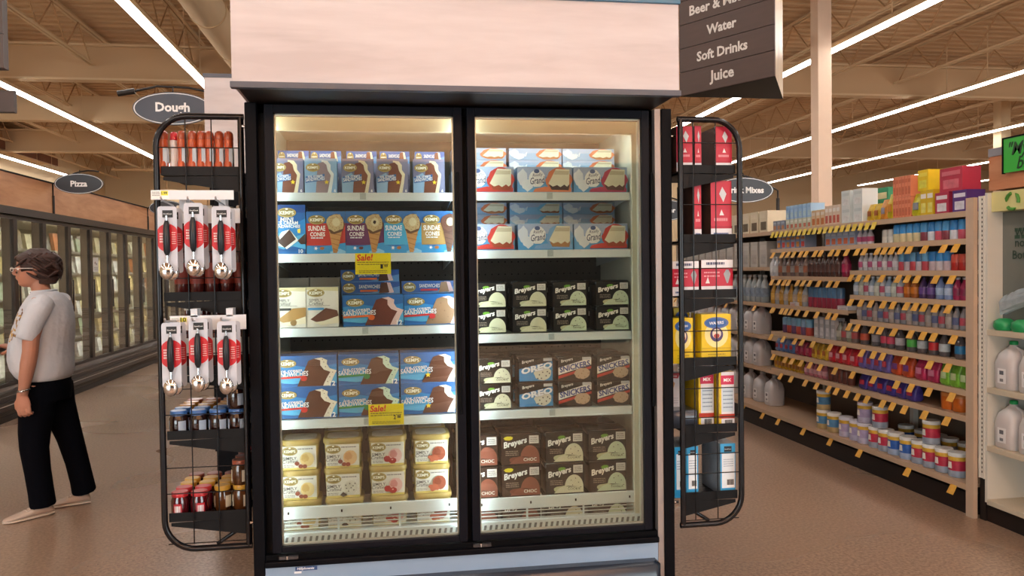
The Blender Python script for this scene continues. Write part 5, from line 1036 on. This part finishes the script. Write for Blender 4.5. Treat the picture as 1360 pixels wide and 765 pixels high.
PANELM = mat('#8a8f80', .35, var=.1, scale=2); pn = wp(MB().box(3.43, 3.445, 2.6, 4.13, 1.093, 1.75, mat('#6f726c', .25, var=.05)), 'notice_panel')
wp(MB().box(3.36, 3.45, 2.6, 4.13, 1.752, 1.86, mat('#d8cf8e', .35, var=.04)), 'light_box')  # glow of the lit acrylic put into its pale yellow colour
a = Art(.5, .56); a.lines('#2c4a38', .1, .9, .80, .94, 2, .5); a.text('Water Bottled', .5, .88, .8, '#223a2c', 0, 0, .01); a.text('not bottled', .42, .78, .62, '#223a2c', 0, 0, .01); a.text('Bottle + Water', .5, .66, .85, '#223a2c', 0, 0, .01); a.lines('#333a36', .25, .9, .34, .56, 5, .4); a.text('RECYCLE', .6, .24, .5, '#20242a', 0, 0, .02)
b = a.mb; o = b.build('panel_lettering', wr); o.matrix_parent_inverse = wi; o.location = (3.4285, 3.84, 1.14); o.rotation_euler = (0, 0, -PI/2)
rc = MB(); 
for q in range(3):
    t0 = PI/2+q*2*PI/3; pts = [(.045*math.cos(t0+d_), 0, .045*math.sin(t0+d_)) for d_ in (.25, .7, 1.2, 1.6)]; rc.tube(pts, [.01, .01, .01, .003], mat('#4f8f3a', .5), 5)
o = rc.build('recycling_mark', wr); o.matrix_parent_inverse = wi; o.location = (3.355, 3.97, 1.80); o.rotation_euler = (0, 0, -PI/2)
wp(MB().box(3.36, 3.95, 2.5, 4.15, 1.872, 2.06, wood_mat('orange_header_wood', '#b4714a', '#c07e56', '#c88a62', 1.0, .5)), 'header'); wp(MB().box(3.355, 3.95, 2.5, 4.15, 2.06, 2.105, mat('#8d8a90', .5)), 'header_trim')
sg = tag(MB().box(3.335, 3.345, 3.3, 4.015, 1.955, 2.14, mat('#38b03c', .35, var=.12, scale=3)).build('green_sign'), 'bright green sign with handwriting on the wood header, right edge', 'sign')
MB().box(3.332, 3.346, 4.01, 4.02, 1.95, 2.146, BLACK).box(3.332, 3.346, 3.3, 4.01, 2.138, 2.146, BLACK).box(3.345, 3.354, 3.5, 3.53, 1.98, 2.0, BLACK).build('frame', sg)
a = Art(.5, .185, y=0); a.text('"My water', .42, .62, .8, '#123a16', 0, .3, .02); a.text('bottle"', .42, .25, .5, '#123a16', 0, .3, .02)
o = a.mb.build('lettering', sg); o.location = (3.3345, 3.74, 1.955); o.rotation_euler = (0, 0, -PI/2)
JW = jug_mesh('#1f9a54', '#cfc9c8')
for zi, z in enumerate((.435, .765)):
    for i, y in enumerate((4.04, 3.865, 3.69, 3.515)):
        put(JW, 'water_jug', (3.425, y, z+.001), 'white gallon water jug with green cap, %s from the post, %s jug shelf' % (('first', 'second', 'third', 'fourth')[i], ('lower', 'upper')[zi]), 'jug', 'green-capped water jugs', s=(1, 1, .96))
        put(JW, 'water_jug', (3.62, y, z+.001), 'green-capped water jug in the back row behind the %s, %s jug shelf' % (('first', 'second', 'third', 'fourth')[i], ('lower', 'upper')[zi]), 'jug', 'green-capped water jugs', s=(1, 1, .96))
put(JW, 'water_jug', (3.55, 3.78, .1305), 'green-capped water jug alone on the bottom shelf', 'jug', s=(.95, .95, .93))
gb = MB(); gb.rings([ring(0, 0, .08, .1, .04, 0, 3), ring(0, 0, .1, .12, .05, .02, 3), ring(0, 0, .1, .1, .045, .05, 3), ring(0, 0, .05, .05, .02, .065, 3)], mat('#2c9a5c', .35)); gm = (gb.mesh('bottle_cap'), [])
for i, (x, y) in enumerate(((3.375, 4.05), (3.375, 3.92), (3.375, 3.79), (3.375, 3.66))): put(gm, 'green_cap_lid', (x, y, 1.093), 'green bottle lid under the plastic wrap, %s from the post' % ('first', 'second', 'third', 'fourth')[i], 'lid', 'green lids on the top shelf')
pw = MB(); rnd = random.Random(4)
rr = [[(3.378+.035*math.cos(t)*(1+rnd.uniform(-.3, .3)), 4.06-.13*q, 1.225+.045*q+.05*math.sin(t)*(1+rnd.uniform(-.25, .25))) for t in [2*PI*i/12 for i in range(12)]] for q in range(5)]
pw.rings(rr, mat('#c4d0d8', .15, alpha=.5, var=.2, scale=20), False); tag(pw.build('plastic_wrap'), 'crumpled clear plastic sleeve of bottles above the green lids', 'wrapping')
# ================================================================ WALL OF FREEZERS ON THE LEFT
XW = -3.95; BRO = mat('#2e221e', .35, var=.08); BRS = mat('#5a4a40', .4, var=.1)
wz = empty('wall_freezers', (-4.3, 8, 0), 'long dark row of glass-door freezers along the left wall', 'freezer'); wzi = Matrix.Translation((4.3, -8, 0))
def zp(mb, n, bv=0):
    o = mb.build(n, wz, bv); o.matrix_parent_inverse = wzi; return o
YA, YB = 6.45, 19.9
zp(MB().box(-4.9, XW+.06, YA, YB, 2.115, 2.195, BRO), 'top_cap')
zp(MB().box(-4.9, XW+.02, YA, YB, 2.195, 2.555, wood_mat('warm_header_wood', '#b87e52', '#c78d60', '#d49c70', .8, .5)), 'header'); zp(MB().box(-4.9, XW+.03, YA, YB, 2.555, 2.57, BLACK), 'header_trim')
zp(MB().box(-4.9, -3.80, YA, YB, .06, .285, BRO), 'base'); zp(MB().hexa([(-3.96, YA, .285), (-3.80, YA, .235), (-3.80, YB, .235), (-3.96, YB, .285), (-3.96, YA, .31), (-3.79, YA, .25), (-3.79, YB, .25), (-3.96, YB, .31)], BRS), 'ledge')
zp(MB().box(-3.80, -3.765, YA, YB, .12, .2, BRO).box(-3.80, -3.76, YA, YB, .165, .172, mat('#b9b0a8', .3)), 'bumper'); zp(MB().box(-4.9, -3.79, YA, YB, 0, .06, KICK), 'toe_kick')
for k in range(4): zp(MB().box(-3.797, -3.79, YA, YB, .07+.012*k, .074+.012*k, BRS), 'base_groove')
zp(MB().box(-4.9, -4.86, YA, YB, .2, 2.12, mat('#b5aa8e', .6)), 'back_panel'); zp(MB().box(-4.86, XW-.06, YA, YB, .285, .30, mat('#c4bda8', .5)), 'case_floor'); zp(MB().box(-4.86, XW-.06, YA, YB, 2.09, 2.113, mat('#cfc8b0', .5)), 'case_ceiling')
WT = emitter('case_tube', (1, .93, .78, 1), 26.0)
doorY = []; y = 9.49-.757*4; 
while y < YB: doorY.append(y); y += .757
dm = MB(); dm.box(-.03, .01, 0, .045, .31, 2.11, BRO); dm.box(-.03, .01, .71, .755, .31, 2.11, BRO); dm.box(-.03, .01, .045, .71, .31, .345, BRO); dm.box(-.03, .01, .045, .71, 2.07, 2.11, BRO); DM = dm.mesh('door_frame'); CG = glass_mat('case_glass', ior=1.4)
GM = MB().box(-.012, -.008, .045, .71, .345, 2.07, CG).mesh('glass'); HM = MB().box(.01, .03, .055, .065, 1.0, 1.4, CHROME).mesh('handle'); TM = MB().box(-.06, -.04, -.012, -.002, .4, 2.05, WT).mesh('tube'); UM = MB().box(-.12, -.03, -.03, .03, .3, 2.11, BRO).mesh('mullion')
for i, y in enumerate(doorY):
    o = inst('door', DM, wz, (XW, y, 0)); o.matrix_parent_inverse = wzi; inst('glass', GM, o); inst('handle', HM, o)
    u_ = inst('mullion', UM, wz, (XW, y, 0)); u_.matrix_parent_inverse = wzi
    t_ = inst('light_tube', TM, u_, (-.06, .044, 0))
sm = MB().box(-.60, 0, .02, .735, -.008, 0, mat('#cfcdc4', .4)).box(0, .006, .02, .735, -.02, .012, mat('#d8d4c4', .35)).mesh('shelf')
ZS = (.36, .64, .92, 1.20, 1.48, 1.76)
rnd = random.Random(21); NT = ('first', 'second', 'third', 'fourth', 'fifth', 'sixth', 'seventh', 'eighth', 'ninth', 'tenth', 'eleventh', 'twelfth')
pal = ['#cfc9b4', '#b9b08e', '#8f8a6a', '#d8d2c4', '#a89468', '#c4b27c', '#7a7460', '#dcd8d0', '#b06a3c', '#93a08a']
packs = []
for c_ in pal:
    for h_ in (.19, .23):
        b = MB(); m = mat(c_, .3, var=.35, scale=14, coat=.3); b.hexa([(-.045, -.075, 0), (0, -.075, 0), (0, .075, 0), (-.045, .075, 0), (-.075, -.075, h_), (-.03, -.075, h_), (-.03, .075, h_), (-.075, .075, h_)], m); packs.append((b.mesh('pack'), []))
yel = MB().box(-.12, 0, -.045, .045, 0, .2, mat('#c98a2c', .4, var=.25, scale=20)); yel = (yel.mesh('pack'), []); redp = (MB().box(-.12, 0, -.045, .045, 0, .12, mat('#a8402c', .4, var=.25, scale=20)).mesh('pack'), [])
for di, y in enumerate(doorY):
    for si, z in enumerate(ZS):
        s_ = inst('shelf', sm, wz, (XW-.14, y, z)); s_.matrix_parent_inverse = wzi
    if not (8.6 < y < 15.6): continue
    vis = di-2
    for si, z in enumerate(ZS):
        for j in range(4):
            if rnd.random() < .06: continue
            special = (abs(y-(9.49+.757*2)) < .1 and si in (0, 2)); pr = yel if special else rnd.choice(packs)
            put(pr, 'frozen_pack', (XW-.17-rnd.uniform(0, .03), y+.125+j*.162, z+.0015), '%s frozen pack, wall freezer door %s, %s shelf up, %s across' % ('yellow' if special else 'pale', NT[vis], NT[si], NT[j]), 'frozen food', 'frozen packs on the %s shelf up in the wall freezers' % NT[si], rz=rnd.uniform(-.05, .05))
nt = Art(.2, .2, y=0); nt.rect('#dedad6', 0, 0, 1, 1); nt.blob('#8a6a5a', .35, .62, .1, .1); nt.blob('#6a6a70', .62, .55, .1, .08); nt.lines('#8a8a8a', .1, .9, .1, .35, 3, .4); nm_ = nt.mb; nm_.box(-.1, .1, 0, .002, 0, .2, WHITE)
o = nm_.build('door_notice'); o.rotation_euler = (0, 0, PI/2); o.location = (XW+.001-.006, doorY[0]+.757*7+.2, 1.50); tag(o, 'white paper notice stuck on a wall freezer door', 'notice')

# ================================================================ THE SHOPPER
SKIN = mat('#b07c66', .5, var=.05, scale=20); HAIR = mat('#38221c', .45, var=.35, scale=60, bump=.6, stretch=(.5, .5, 3)); PANT = mat('#06070e', .85, var=.1, scale=40, spec=.08); SHOE = mat('#b9a494', .6, var=.06)
def shirt_mat():
    m = bpy.data.materials.new('printed_tshirt'); m.use_nodes = True; nt = m.node_tree; b = nt.nodes['Principled BSDF']; b.inputs['Roughness'].default_value = .85
    tc = nt.nodes.new('ShaderNodeTexCoord'); vd = nt.nodes.new('ShaderNodeVectorMath'); vd.operation = 'DISTANCE'; vd.inputs[1].default_value = (-2.235, 5.20, 1.2); nt.links.new(tc.outputs['Object'], vd.inputs[0])
    lt = nt.nodes.new('ShaderNodeMath'); lt.operation = 'LESS_THAN'; lt.inputs[1].default_value = .13; nt.links.new(vd.outputs['Value'], lt.inputs[0])
    v = nt.nodes.new('ShaderNodeTexNoise'); v.inputs['Scale'].default_value = 42; v.inputs['Detail'].default_value = 1; nt.links.new(tc.outputs['Object'], v.inputs['Vector'])
    g = nt.nodes.new('ShaderNodeMath'); g.operation = 'GREATER_THAN'; g.inputs[1].default_value = .52; nt.links.new(v.outputs['Fac'], g.inputs[0])
    mu = nt.nodes.new('ShaderNodeMath'); mu.operation = 'MULTIPLY'; nt.links.new(lt.outputs[0], mu.inputs[0]); nt.links.new(g.outputs[0], mu.inputs[1])
    n2 = nt.nodes.new('ShaderNodeTexNoise'); n2.inputs['Scale'].default_value = 25; nt.links.new(tc.outputs['Object'], n2.inputs['Vector'])
    cr = nt.nodes.new('ShaderNodeValToRGB'); cr.color_ramp.elements[0].position = .45; cr.color_ramp.elements[0].color = lin('#6a4a34'); cr.color_ramp.elements[1].position = .55; cr.color_ramp.elements[1].color = lin('#b8903c'); nt.links.new(n2.outputs['Fac'], cr.inputs[0])
    mx = nt.nodes.new('ShaderNodeMix'); mx.data_type = 'RGBA'; mx.inputs['A'].default_value = lin('#c0c4cc'); nt.links.new(cr.outputs[0], mx.inputs['B']); nt.links.new(mu.outputs[0], mx.inputs['Factor']); nt.links.new(mx.outputs['Result'], b.inputs['Base Color'])
    bn = nt.nodes.new('ShaderNodeTexNoise'); bn.inputs['Scale'].default_value = 7; bn.inputs['Detail'].default_value = 3; nt.links.new(tc.outputs['Object'], bn.inputs['Vector']); bp = nt.nodes.new('ShaderNodeBump'); bp.inputs['Strength'].default_value = .5; bp.inputs['Distance'].default_value = .04; nt.links.new(bn.outputs['Fac'], bp.inputs['Height']); nt.links.new(bp.outputs[0], b.inputs['Normal'])
    return m
SHIRT = shirt_mat()
def ell(x0, x1, cy, hy, z, n=24, e=1.0, fe=1.0):
    """ring between x0 (front, -X) and x1 (back); fe < 1 narrows the front"""
    cx, rx = (x0+x1)/2, (x1-x0)/2; p = []
    for i in range(n):
        t = 2*PI*i/n; c, s = math.cos(t), math.sin(t); q = abs(c)**e*(1 if c > 0 else -1); yy = abs(s)**e*(1 if s > 0 else -1)
        p.append((cx+rx*q, cy+hy*yy*(1-(1-fe)*max(0, -c)**1.2), z))
    return p
def limb(mb, pts, rad, m, n=12): mb.tube(pts, rad, m, n)
def organic(mb, name, parent, voxel=.006, it=4, fac=.5):
    o = mb.build(name, parent); r = o.modifiers.new('remesh', 'REMESH'); r.mode = 'VOXEL'; r.voxel_size = voxel; r.use_smooth_shade = True
    s = o.modifiers.new('smooth', 'SMOOTH'); s.factor = fac; s.iterations = it; return o
CYP = 5.36
pr_ = empty('person', (-2.07, CYP, 0), 'older woman in grey printed t-shirt and dark trousers walking left', 'person'); pi_ = Matrix.Translation((2.07, -CYP, 0))
def own(o): o.matrix_parent_inverse = pi_; return o
HT = [(1.398, -2.185, -2.115, .026), (1.405, -2.205, -2.09, .040), (1.418, -2.217, -2.07, .05), (1.432, -2.216, -2.055, .057), (1.447, -2.222, -2.04, .062), (1.462, -2.221, -2.025, .068), (1.478, -2.218, -2.012, .072), (1.495, -2.216, -2.004, .0745), (1.512, -2.214, -2.0, .076), (1.53, -2.223, -1.998, .077), (1.55, -2.222, -2.0, .077), (1.57, -2.214, -2.004, .074), (1.588, -2.198, -2.015, .066), (1.602, -2.172, -2.035, .05), (1.611, -2.14, -2.065, .026)]
body = MB()
body.rings([ell(a, b, CYP, w_, z, 28, 1, .86) for z, a, b, w_ in HT], SKIN)
body.tube([(-2.218, CYP, 1.52), (-2.232, CYP, 1.50), (-2.243, CYP, 1.482), (-2.236, CYP, 1.472)], [.006, .009, .0115, .009], SKIN, 8)
for s_ in (-1, 1): body.tube([(-2.228, CYP+s_*.008, 1.476), (-2.222, CYP+s_*.012, 1.472)], [.007, .006], SKIN, 6)
body.tube([(-2.222, CYP-.016, 1.4565), (-2.229, CYP, 1.457), (-2.222, CYP+.016, 1.4565)], [.003, .0055, .003], SKIN, 6); body.tube([(-2.22, CYP-.014, 1.447), (-2.2265, CYP, 1.4465), (-2.22, CYP+.014, 1.447)], [.003, .0055, .003], SKIN, 6)
for s_ in (-1, 1):
    body.tube([(-2.088, CYP+s_*.078, 1.465), (-2.082, CYP+s_*.083, 1.485), (-2.085, CYP+s_*.084, 1.505), (-2.10, CYP+s_*.079, 1.512)], [.007, .009, .009, .006], SKIN, 8)
body.tube([(-2.075, CYP, 1.30), (-2.085, CYP, 1.36), (-2.10, CYP, 1.43), (-2.10, CYP, 1.46)], [.064, .054, .052, .055], SKIN, 16)
# torso core under the clothes, so the body is one surface
body.rings([ell(-2.20, -1.96, CYP, .145, .80), ell(-2.21, -1.955, CYP, .15, 1.0), ell(-2.19, -1.955, CYP, .15, 1.2), ell(-2.15, -1.97, CYP, .15, 1.30), ell(-2.13, -2.0, CYP, .08, 1.36)], SKIN)
for (hp, kn, an) in (((-2.08, CYP-.09, .82), (-2.115, CYP-.08, .45), (-2.105, CYP-.03, .08)), ((-2.06, CYP+.09, .82), (-1.995, CYP+.14, .45), (-1.955, CYP+.21, .09))):
    limb(body, [hp, tuple((Vector(hp)+Vector(kn))/2), kn, tuple((Vector(kn)*.6+Vector(an)*.4)), an], [.085, .075, .055, .052, .036], SKIN)
AY = CYP-.235
limb(body, [(-2.03, CYP-.15, 1.315), (-2.045, CYP-.20, 1.22), (-2.06, AY, 1.10), (-2.064, AY-.005, 1.02), (-2.078, AY-.004, .95), (-2.095, AY, .87), (-2.107, AY, .805), (-2.112, AY, .775)], [.055, .052, .046, .043, .043, .037, .028, .027], SKIN, 14)
def hand(mb, M_, sc=1.0):
    """relaxed hand: wrist at the origin, fingers run down -Z, the back of the hand looks to -Y, the thumb lies on -X"""
    T_ = lambda p: tuple(M_ @ (Vector(p)*sc))
    rr = []
    for z, w_, th in ((.012, .027, .021), (-.015, .033, .019), (-.045, .04, .0175), (-.07, .042, .015), (-.085, .038, .011)): rr.append([T_((w_*math.cos(2*PI*i/14)-.004, th*math.sin(2*PI*i/14), z)) for i in range(14)])
    mb.rings(rr, SKIN)
    for k, (x, L) in enumerate(((-.036, .9), (-.015, 1.0), (.006, .95), (.026, .78))):
        mb.tube([T_(p) for p in ((x, 0, -.075), (x, -.002, -.095), (x-.001, .004, -.095-.028*L), (x, .022, -.098-.036*L), (x, .036, -.094-.028*L))], [.0095*sc, .0098*sc, .009*sc, .0082*sc, .0068*sc], SKIN, 8)
    mb.tube([T_(p) for p in ((-.022, .004, -.02), (-.045, .008, -.048), (-.052, .014, -.076), (-.046, .02, -.098))], [.013*sc, .0125*sc, .010*sc, .008*sc], SKIN, 8)
hand(body, Matrix.Translation((-2.114, AY, .775)) @ Matrix.Rotation(-.12, 4, 'Y'), .98)
# far arm reaches forward to the cart handle
limb(body, [(-2.04, CYP+.15, 1.31), (-2.06, CYP+.20, 1.2), (-2.10, CYP+.23, 1.08), (-2.20, CYP+.235, 1.03), (-2.30, CYP+.235, 1.01), (-2.345, CYP+.235, 1.005)], [.055, .05, .044, .04, .03, .026], SKIN, 14)
hm = Matrix.Translation((-2.34, CYP+.235, 1.005)) @ Matrix.Rotation(PI/2, 4, 'Y') @ Matrix.Rotation(PI/2, 4, 'Z')
rr = []
for q, (x, w_, th) in enumerate(((-2.335, .026, .02), (-2.365, .034, .019), (-2.395, .04, .017), (-2.415, .04, .014))): rr.append([(x, CYP+.235+w_*math.cos(2*PI*i/14), 1.008+.006*q+th*math.sin(2*PI*i/14)) for i in range(14)])
body.rings(rr, SKIN)
for k, y in enumerate((-.03, -.01, .01, .028)): body.tube([(-2.41, CYP+.235+y, 1.026), (-2.435, CYP+.235+y, 1.024), (-2.452, CYP+.235+y, 1.002), (-2.44, CYP+.235+y, .98), (-2.42, CYP+.235+y, .976)], [.0095, .0095, .009, .008, .007], SKIN, 8)
body.tube([(-2.36, CYP+.205, 1.0), (-2.385, CYP+.19, .985), (-2.41, CYP+.2, .972)], [.013, .011, .009], SKIN, 8)
own(organic(body, 'body', pr_, .0045, 3))
# eyes and brows
for s_ in (-1, 1):
    own(MB().lathe([(.001, -.009), (.007, -.006), (.0095, 0), (.007, .006), (.001, .009)], mat('#e8e2dc', .2), -2.203, CYP+s_*.031, 1.508, 12).build('eye', pr_)); own(MB().box(-2.2135, -2.2120, CYP+s_*.033-.004, CYP+s_*.033+.004, 1.504, 1.512, mat('#3a2a20', .2)).build('iris', pr_))
    own(MB().tube([(-2.221, CYP+s_*.018, 1.527), (-2.218, CYP+s_*.036, 1.531), (-2.205, CYP+s_*.05, 1.527)], .0028, HAIR, 6).build('eyebrow', pr_))
# hair
hr = []; n = 40
HH = [(1.36, -2.05, -2.02, .04)] + [(z, a, b, w_) for z, a, b, w_ in HT]
def head_at(z):
    for i in range(len(HT)-1):
        if HT[i][0] <= z <= HT[i+1][0]:
            q = (z-HT[i][0])/(HT[i+1][0]-HT[i][0]); return [HT[i][k]*(1-q)+HT[i+1][k]*q for k in (1, 2, 3)]
    return [-2.14, -2.065, .026]
rnd = random.Random(8); V = []; F = []; rows = [1.392, 1.41, 1.43, 1.45, 1.47, 1.49, 1.51, 1.53, 1.55, 1.57, 1.588, 1.602, 1.614, 1.626, 1.634]
for ri, z in enumerate(rows):
    a, b, w_ = head_at(min(max(z-.004, 1.399), 1.608)); thick = (.012 if z < 1.56 else .02) if z < 1.6 else (.02 if z < 1.62 else (.005 if z < 1.63 else -.012))
    if z < 1.46: b = max(b, -2.03+(z-1.40)*.4)
    cx, rx = (a+b)/2, (b-a)/2+thick; w_ = w_+thick*.8
    if z < 1.46: w_ = max(w_, .062)
    for i in range(n):
        t = 2*PI*i/n; k = 1+.06*math.sin(7*t+z*60)*math.sin(z*90+2*t)+rnd.uniform(-.012, .012)
        V.append((cx+(rx*k)*math.cos(t)*(1.1 if math.cos(t) > 0 else 1), CYP+w_*k*math.sin(t), z+rnd.uniform(-.002, .002)))
def hairline(t):      # angle from the face (pi) : lowest hair
    d_ = abs(abs(math.degrees(math.atan2(math.sin(t), math.cos(t))))-180)
    return 1.566 if d_ < 40 else (1.548 if d_ < 55 else (1.49 if d_ < 70 else (1.49 if d_ < 95 else (1.45 if d_ < 108 else 1.408))))
for ri in range(len(rows)-1):
    for i in range(n):
        j = (i+1) % n
        if rows[ri] >= hairline(2*PI*(i+.5)/n)-.004: F.append((ri*n+i, ri*n+j, (ri+1)*n+j, (ri+1)*n+i))
F.append(tuple((len(rows)-1)*n+i for i in range(n)))
hb = MB().add(V, F, HAIR, True); ho = own(hb.build('hair', pr_)); so = ho.modifiers.new('solid', 'SOLIDIFY'); so.thickness = .03; so.offset = -1; sb = ho.modifiers.new('sub', 'SUBSURF'); sb.levels = 2; sb.render_levels = 2
cl = MB(); rnd = random.Random(5)
for i in range(70):
    t = rnd.uniform(-1.75, 1.75); z0_ = rnd.uniform(1.48, 1.61); a, b, w_ = head_at(min(z0_, 1.6)); cx, rx = (a+b)/2, (b-a)/2+.027; w_ += .022; P = []
    for q in range(5):
        tt = t+.14*q*(1 if i % 2 else -1); zz = z0_-.012*q; P.append((cx+rx*math.cos(tt)*1.0, CYP+w_*math.sin(tt), zz))
    if P[-1][2] > (1.43 if abs(P[-1][0]+2.0) < .06 else 1.5) and min(p[0] for p in P) > -2.2: cl.tube(P, [.004, .008, .009, .007, .002], HAIR, 6)
own(cl.build('hair_locks', pr_))['kind'] = 'stuff'
# glasses
gl = MB(); m = mat('#d8d2cc', .3, .3)
for s_ in (-1, 1):
    gl.tube([(-2.238, CYP+s_*.034+.02*math.cos(t), 1.505+.013*math.sin(t)) for t in [2*PI*i/12 for i in range(12)]], .0022, m, 5, True); gl.tube([(-2.236, CYP+s_*.056, 1.509), (-2.20, CYP+s_*.079, 1.511), (-2.10, CYP+s_*.086, 1.51)], .0026, m, 5)
gl.tube([(-2.238, CYP-.014, 1.508), (-2.241, CYP, 1.510), (-2.238, CYP+.014, 1.508)], .002, m, 5); own(gl.build('glasses', pr_))
# t-shirt
ts = MB()
TR = [(.835, -2.20, -1.945, .185), (.86, -2.235, -1.93, .195), (.90, -2.262, -1.922, .205), (.96, -2.275, -1.922, .21), (1.03, -2.272, -1.922, .208), (1.10, -2.258, -1.916, .205), (1.17, -2.236, -1.912, .203), (1.23, -2.212, -1.918, .203), (1.28, -2.188, -1.932, .198), (1.32, -2.165, -1.952, .175), (1.345, -2.15, -1.972, .135), (1.362, -2.143, -1.992, .095), (1.374, -2.141, -2.008, .072)]
ts.rings([ell(a, b, CYP, w_, z, 28) for z, a, b, w_ in TR], SHIRT)
ts.tube([(-2.02, CYP-.13, 1.315), (-2.035, CYP-.19, 1.265), (-2.06, CYP-.228, 1.18), (-2.083, CYP-.240, 1.092)], [.06, .068, .063, .058], SHIRT, 16)
ts.tube([(-2.03, CYP+.13, 1.315), (-2.045, CYP+.19, 1.265), (-2.075, CYP+.225, 1.18), (-2.105, CYP+.235, 1.10)], [.06, .068, .063, .06], SHIRT, 16)
own(organic(ts, 'tshirt', pr_, .006, 5)); 
own(MB().tube([((-2.141-2.008)/2+.070*math.cos(t)*1.0, CYP+.074*math.sin(t), 1.372+.006*math.cos(t)) for t in [2*PI*i/24 for i in range(24)]], .006, SHIRT, 6, True).build('collar', pr_))
# trousers
tr = MB(); tr.rings([ell(-2.215, -1.95, CYP, .168, .90), ell(-2.218, -1.942, CYP, .172, .83), ell(-2.212, -1.938, CYP, .172, .77), ell(-2.20, -1.945, CYP, .165, .71)], PANT)
tr.tube([(-2.085, CYP-.085, .80), (-2.10, CYP-.085, .66), (-2.117, CYP-.08, .52), (-2.122, CYP-.075, .42), (-2.115, CYP-.055, .28), (-2.105, CYP-.04, .15), (-2.10, CYP-.03, .065)], [.10, .098, .088, .080, .073, .072, .074], PANT, 18)
tr.tube([(-2.055, CYP+.085, .80), (-2.045, CYP+.10, .66), (-2.02, CYP+.12, .54), (-1.998, CYP+.14, .44), (-1.972, CYP+.175, .28), (-1.955, CYP+.20, .15), (-1.948, CYP+.215, .075)], [.10, .095, .085, .076, .069, .069, .072], PANT, 18)
own(organic(tr, 'trousers', pr_, .007, 5))
# shoes
def shoe(hx_, hy_, tx, ty, nm):
    d_ = Vector((tx-hx_, ty-hy_, 0)); L = d_.length; d_.normalize(); s_ = Vector((-d_.y, d_.x, 0)); up = MB(); so_ = MB(); rr = []; r2 = []
    for t, w_, h_ in ((0, .02, .035), (.03, .03, .06), (.15, .034, .078), (.32, .036, .074), (.5, .04, .058), (.7, .045, .044), (.87, .04, .034), (.96, .028, .026), (1.0, .012, .018)):
        c = Vector((hx_, hy_, 0))+d_*L*t; rr.append([tuple(c+s_*w_*math.cos(a)+Vector((0, 0, .012+(h_-.012)*(.5+.5*math.sin(a))))) for a in [2*PI*i/14 for i in range(14)]]); r2.append([tuple(c+s_*(w_+.003)*math.cos(a)+Vector((0, 0, .009+.009*math.sin(a)))) for a in [2*PI*i/14 for i in range(14)]])
    up.rings(rr, SHOE); so_.rings(r2, mat('#d0c0b0', .6)); o = own(up.build(nm, pr_)); so_.build('sole', o)
    lc = MB()
    for k in range(3):
        c = Vector((hx_, hy_, 0))+d_*L*(.42+.07*k); lc.tube([tuple(c-s_*.024+Vector((0, 0, .062-.006*k))), tuple(c+Vector((0, 0, .071-.008*k))), tuple(c+s_*.024+Vector((0, 0, .062-.006*k)))], .003, mat('#cdbcae', .6), 5)
    lc.build('laces', o)
shoe(-2.06, CYP+.015, -2.265, CYP-.175, 'shoe'); shoe(-1.915, CYP+.225, -2.13, CYP+.135, 'shoe')
# watch and ring
wt = MB().tube([(-2.107+.032*math.cos(t), AY+.029*math.sin(t), .798+.006*math.cos(t)) for t in [2*PI*i/18 for i in range(18)]], .0055, mat('#9a9690', .25, .8), 6, True); wt.lathe([(.012, 0), (.013, .003), (.011, .006)], CHROME, -2.107, AY-.032, .793, 12); own(wt.build('wristwatch', pr_))
# shopping cart, almost wholly outside the frame
ct = empty('shopping_cart', (-2.9, 5.4, 0), 'grey wire shopping cart at the left edge, held by the woman', 'cart'); ci = Matrix.Translation((2.9, -5.4, 0)); WIRE = mat('#8a8c90', .3, .8)
def cp(mb, n_):
    o = mb.build(n_, ct); o.matrix_parent_inverse = ci; return o
cp(MB().tube([(-2.425, 5.08, 1.0), (-2.425, 5.66, 1.0)], .013, mat('#3a3438', .4), 10), 'handle')
bs = MB()
for z in (.62, .74, .86, .95): bs.tube([(-2.5, 5.1, z), (-3.35, 5.14, z), (-3.35, 5.62, z), (-2.5, 5.66, z)], .003, WIRE, 5, True)
for k in range(12): x = -2.5-.077*k; bs.tube([(x, 5.1+.003*k, .95), (x, 5.12+.003*k, .6), (x, 5.64-.003*k, .6), (x, 5.66-.003*k, .95)], .0025, WIRE, 5)
cp(bs, 'wire_basket'); fr = MB()
for y in (5.1, 5.64): fr.tube([(-2.45, y, .985), (-2.5, y, .93), (-2.55, y, .5), (-2.6, y, .16), (-3.35, y, .16)], .012, WIRE, 8)
cp(fr, 'frame'); cp(MB().box(-2.72, -2.5, 5.15, 5.6, .95, .957, mat('#8a3a3a', .5)), 'child_seat')
for (x, y) in ((-2.62, 5.12), (-2.62, 5.62), (-3.3, 5.14), (-3.3, 5.6)):
    w_ = MB().tube([(x, y-.013, .065), (x, y+.013, .065)], .064, mat('#2a2a2c', .6), 16); w_.tube([(x, y, .065), (x, y, .16)], .008, WIRE, 6); cp(w_, 'wheel')
hbg = MB(); hbg.rings([ring(-2.565, 5.44, .19, .20, .05, .958, 4), ring(-2.565, 5.44, .22, .20, .06, 1.0, 4), ring(-2.565, 5.44, .20, .19, .06, 1.08, 4), ring(-2.565, 5.44, .13, .17, .05, 1.15, 4), ring(-2.565, 5.44, .05, .1, .02, 1.17, 4)], mat('#141218', .35, var=.15, scale=14, bump=.5))
hbo = tag(hbg.build('handbag'), 'black handbag in the cart at the left edge beside the woman', 'bag'); MB().tube([(-2.47, 5.44, 1.08), (-2.455, 5.43, 1.11), (-2.46, 5.45, 1.08)], .006, CHROME, 6).build('buckle', hbo)
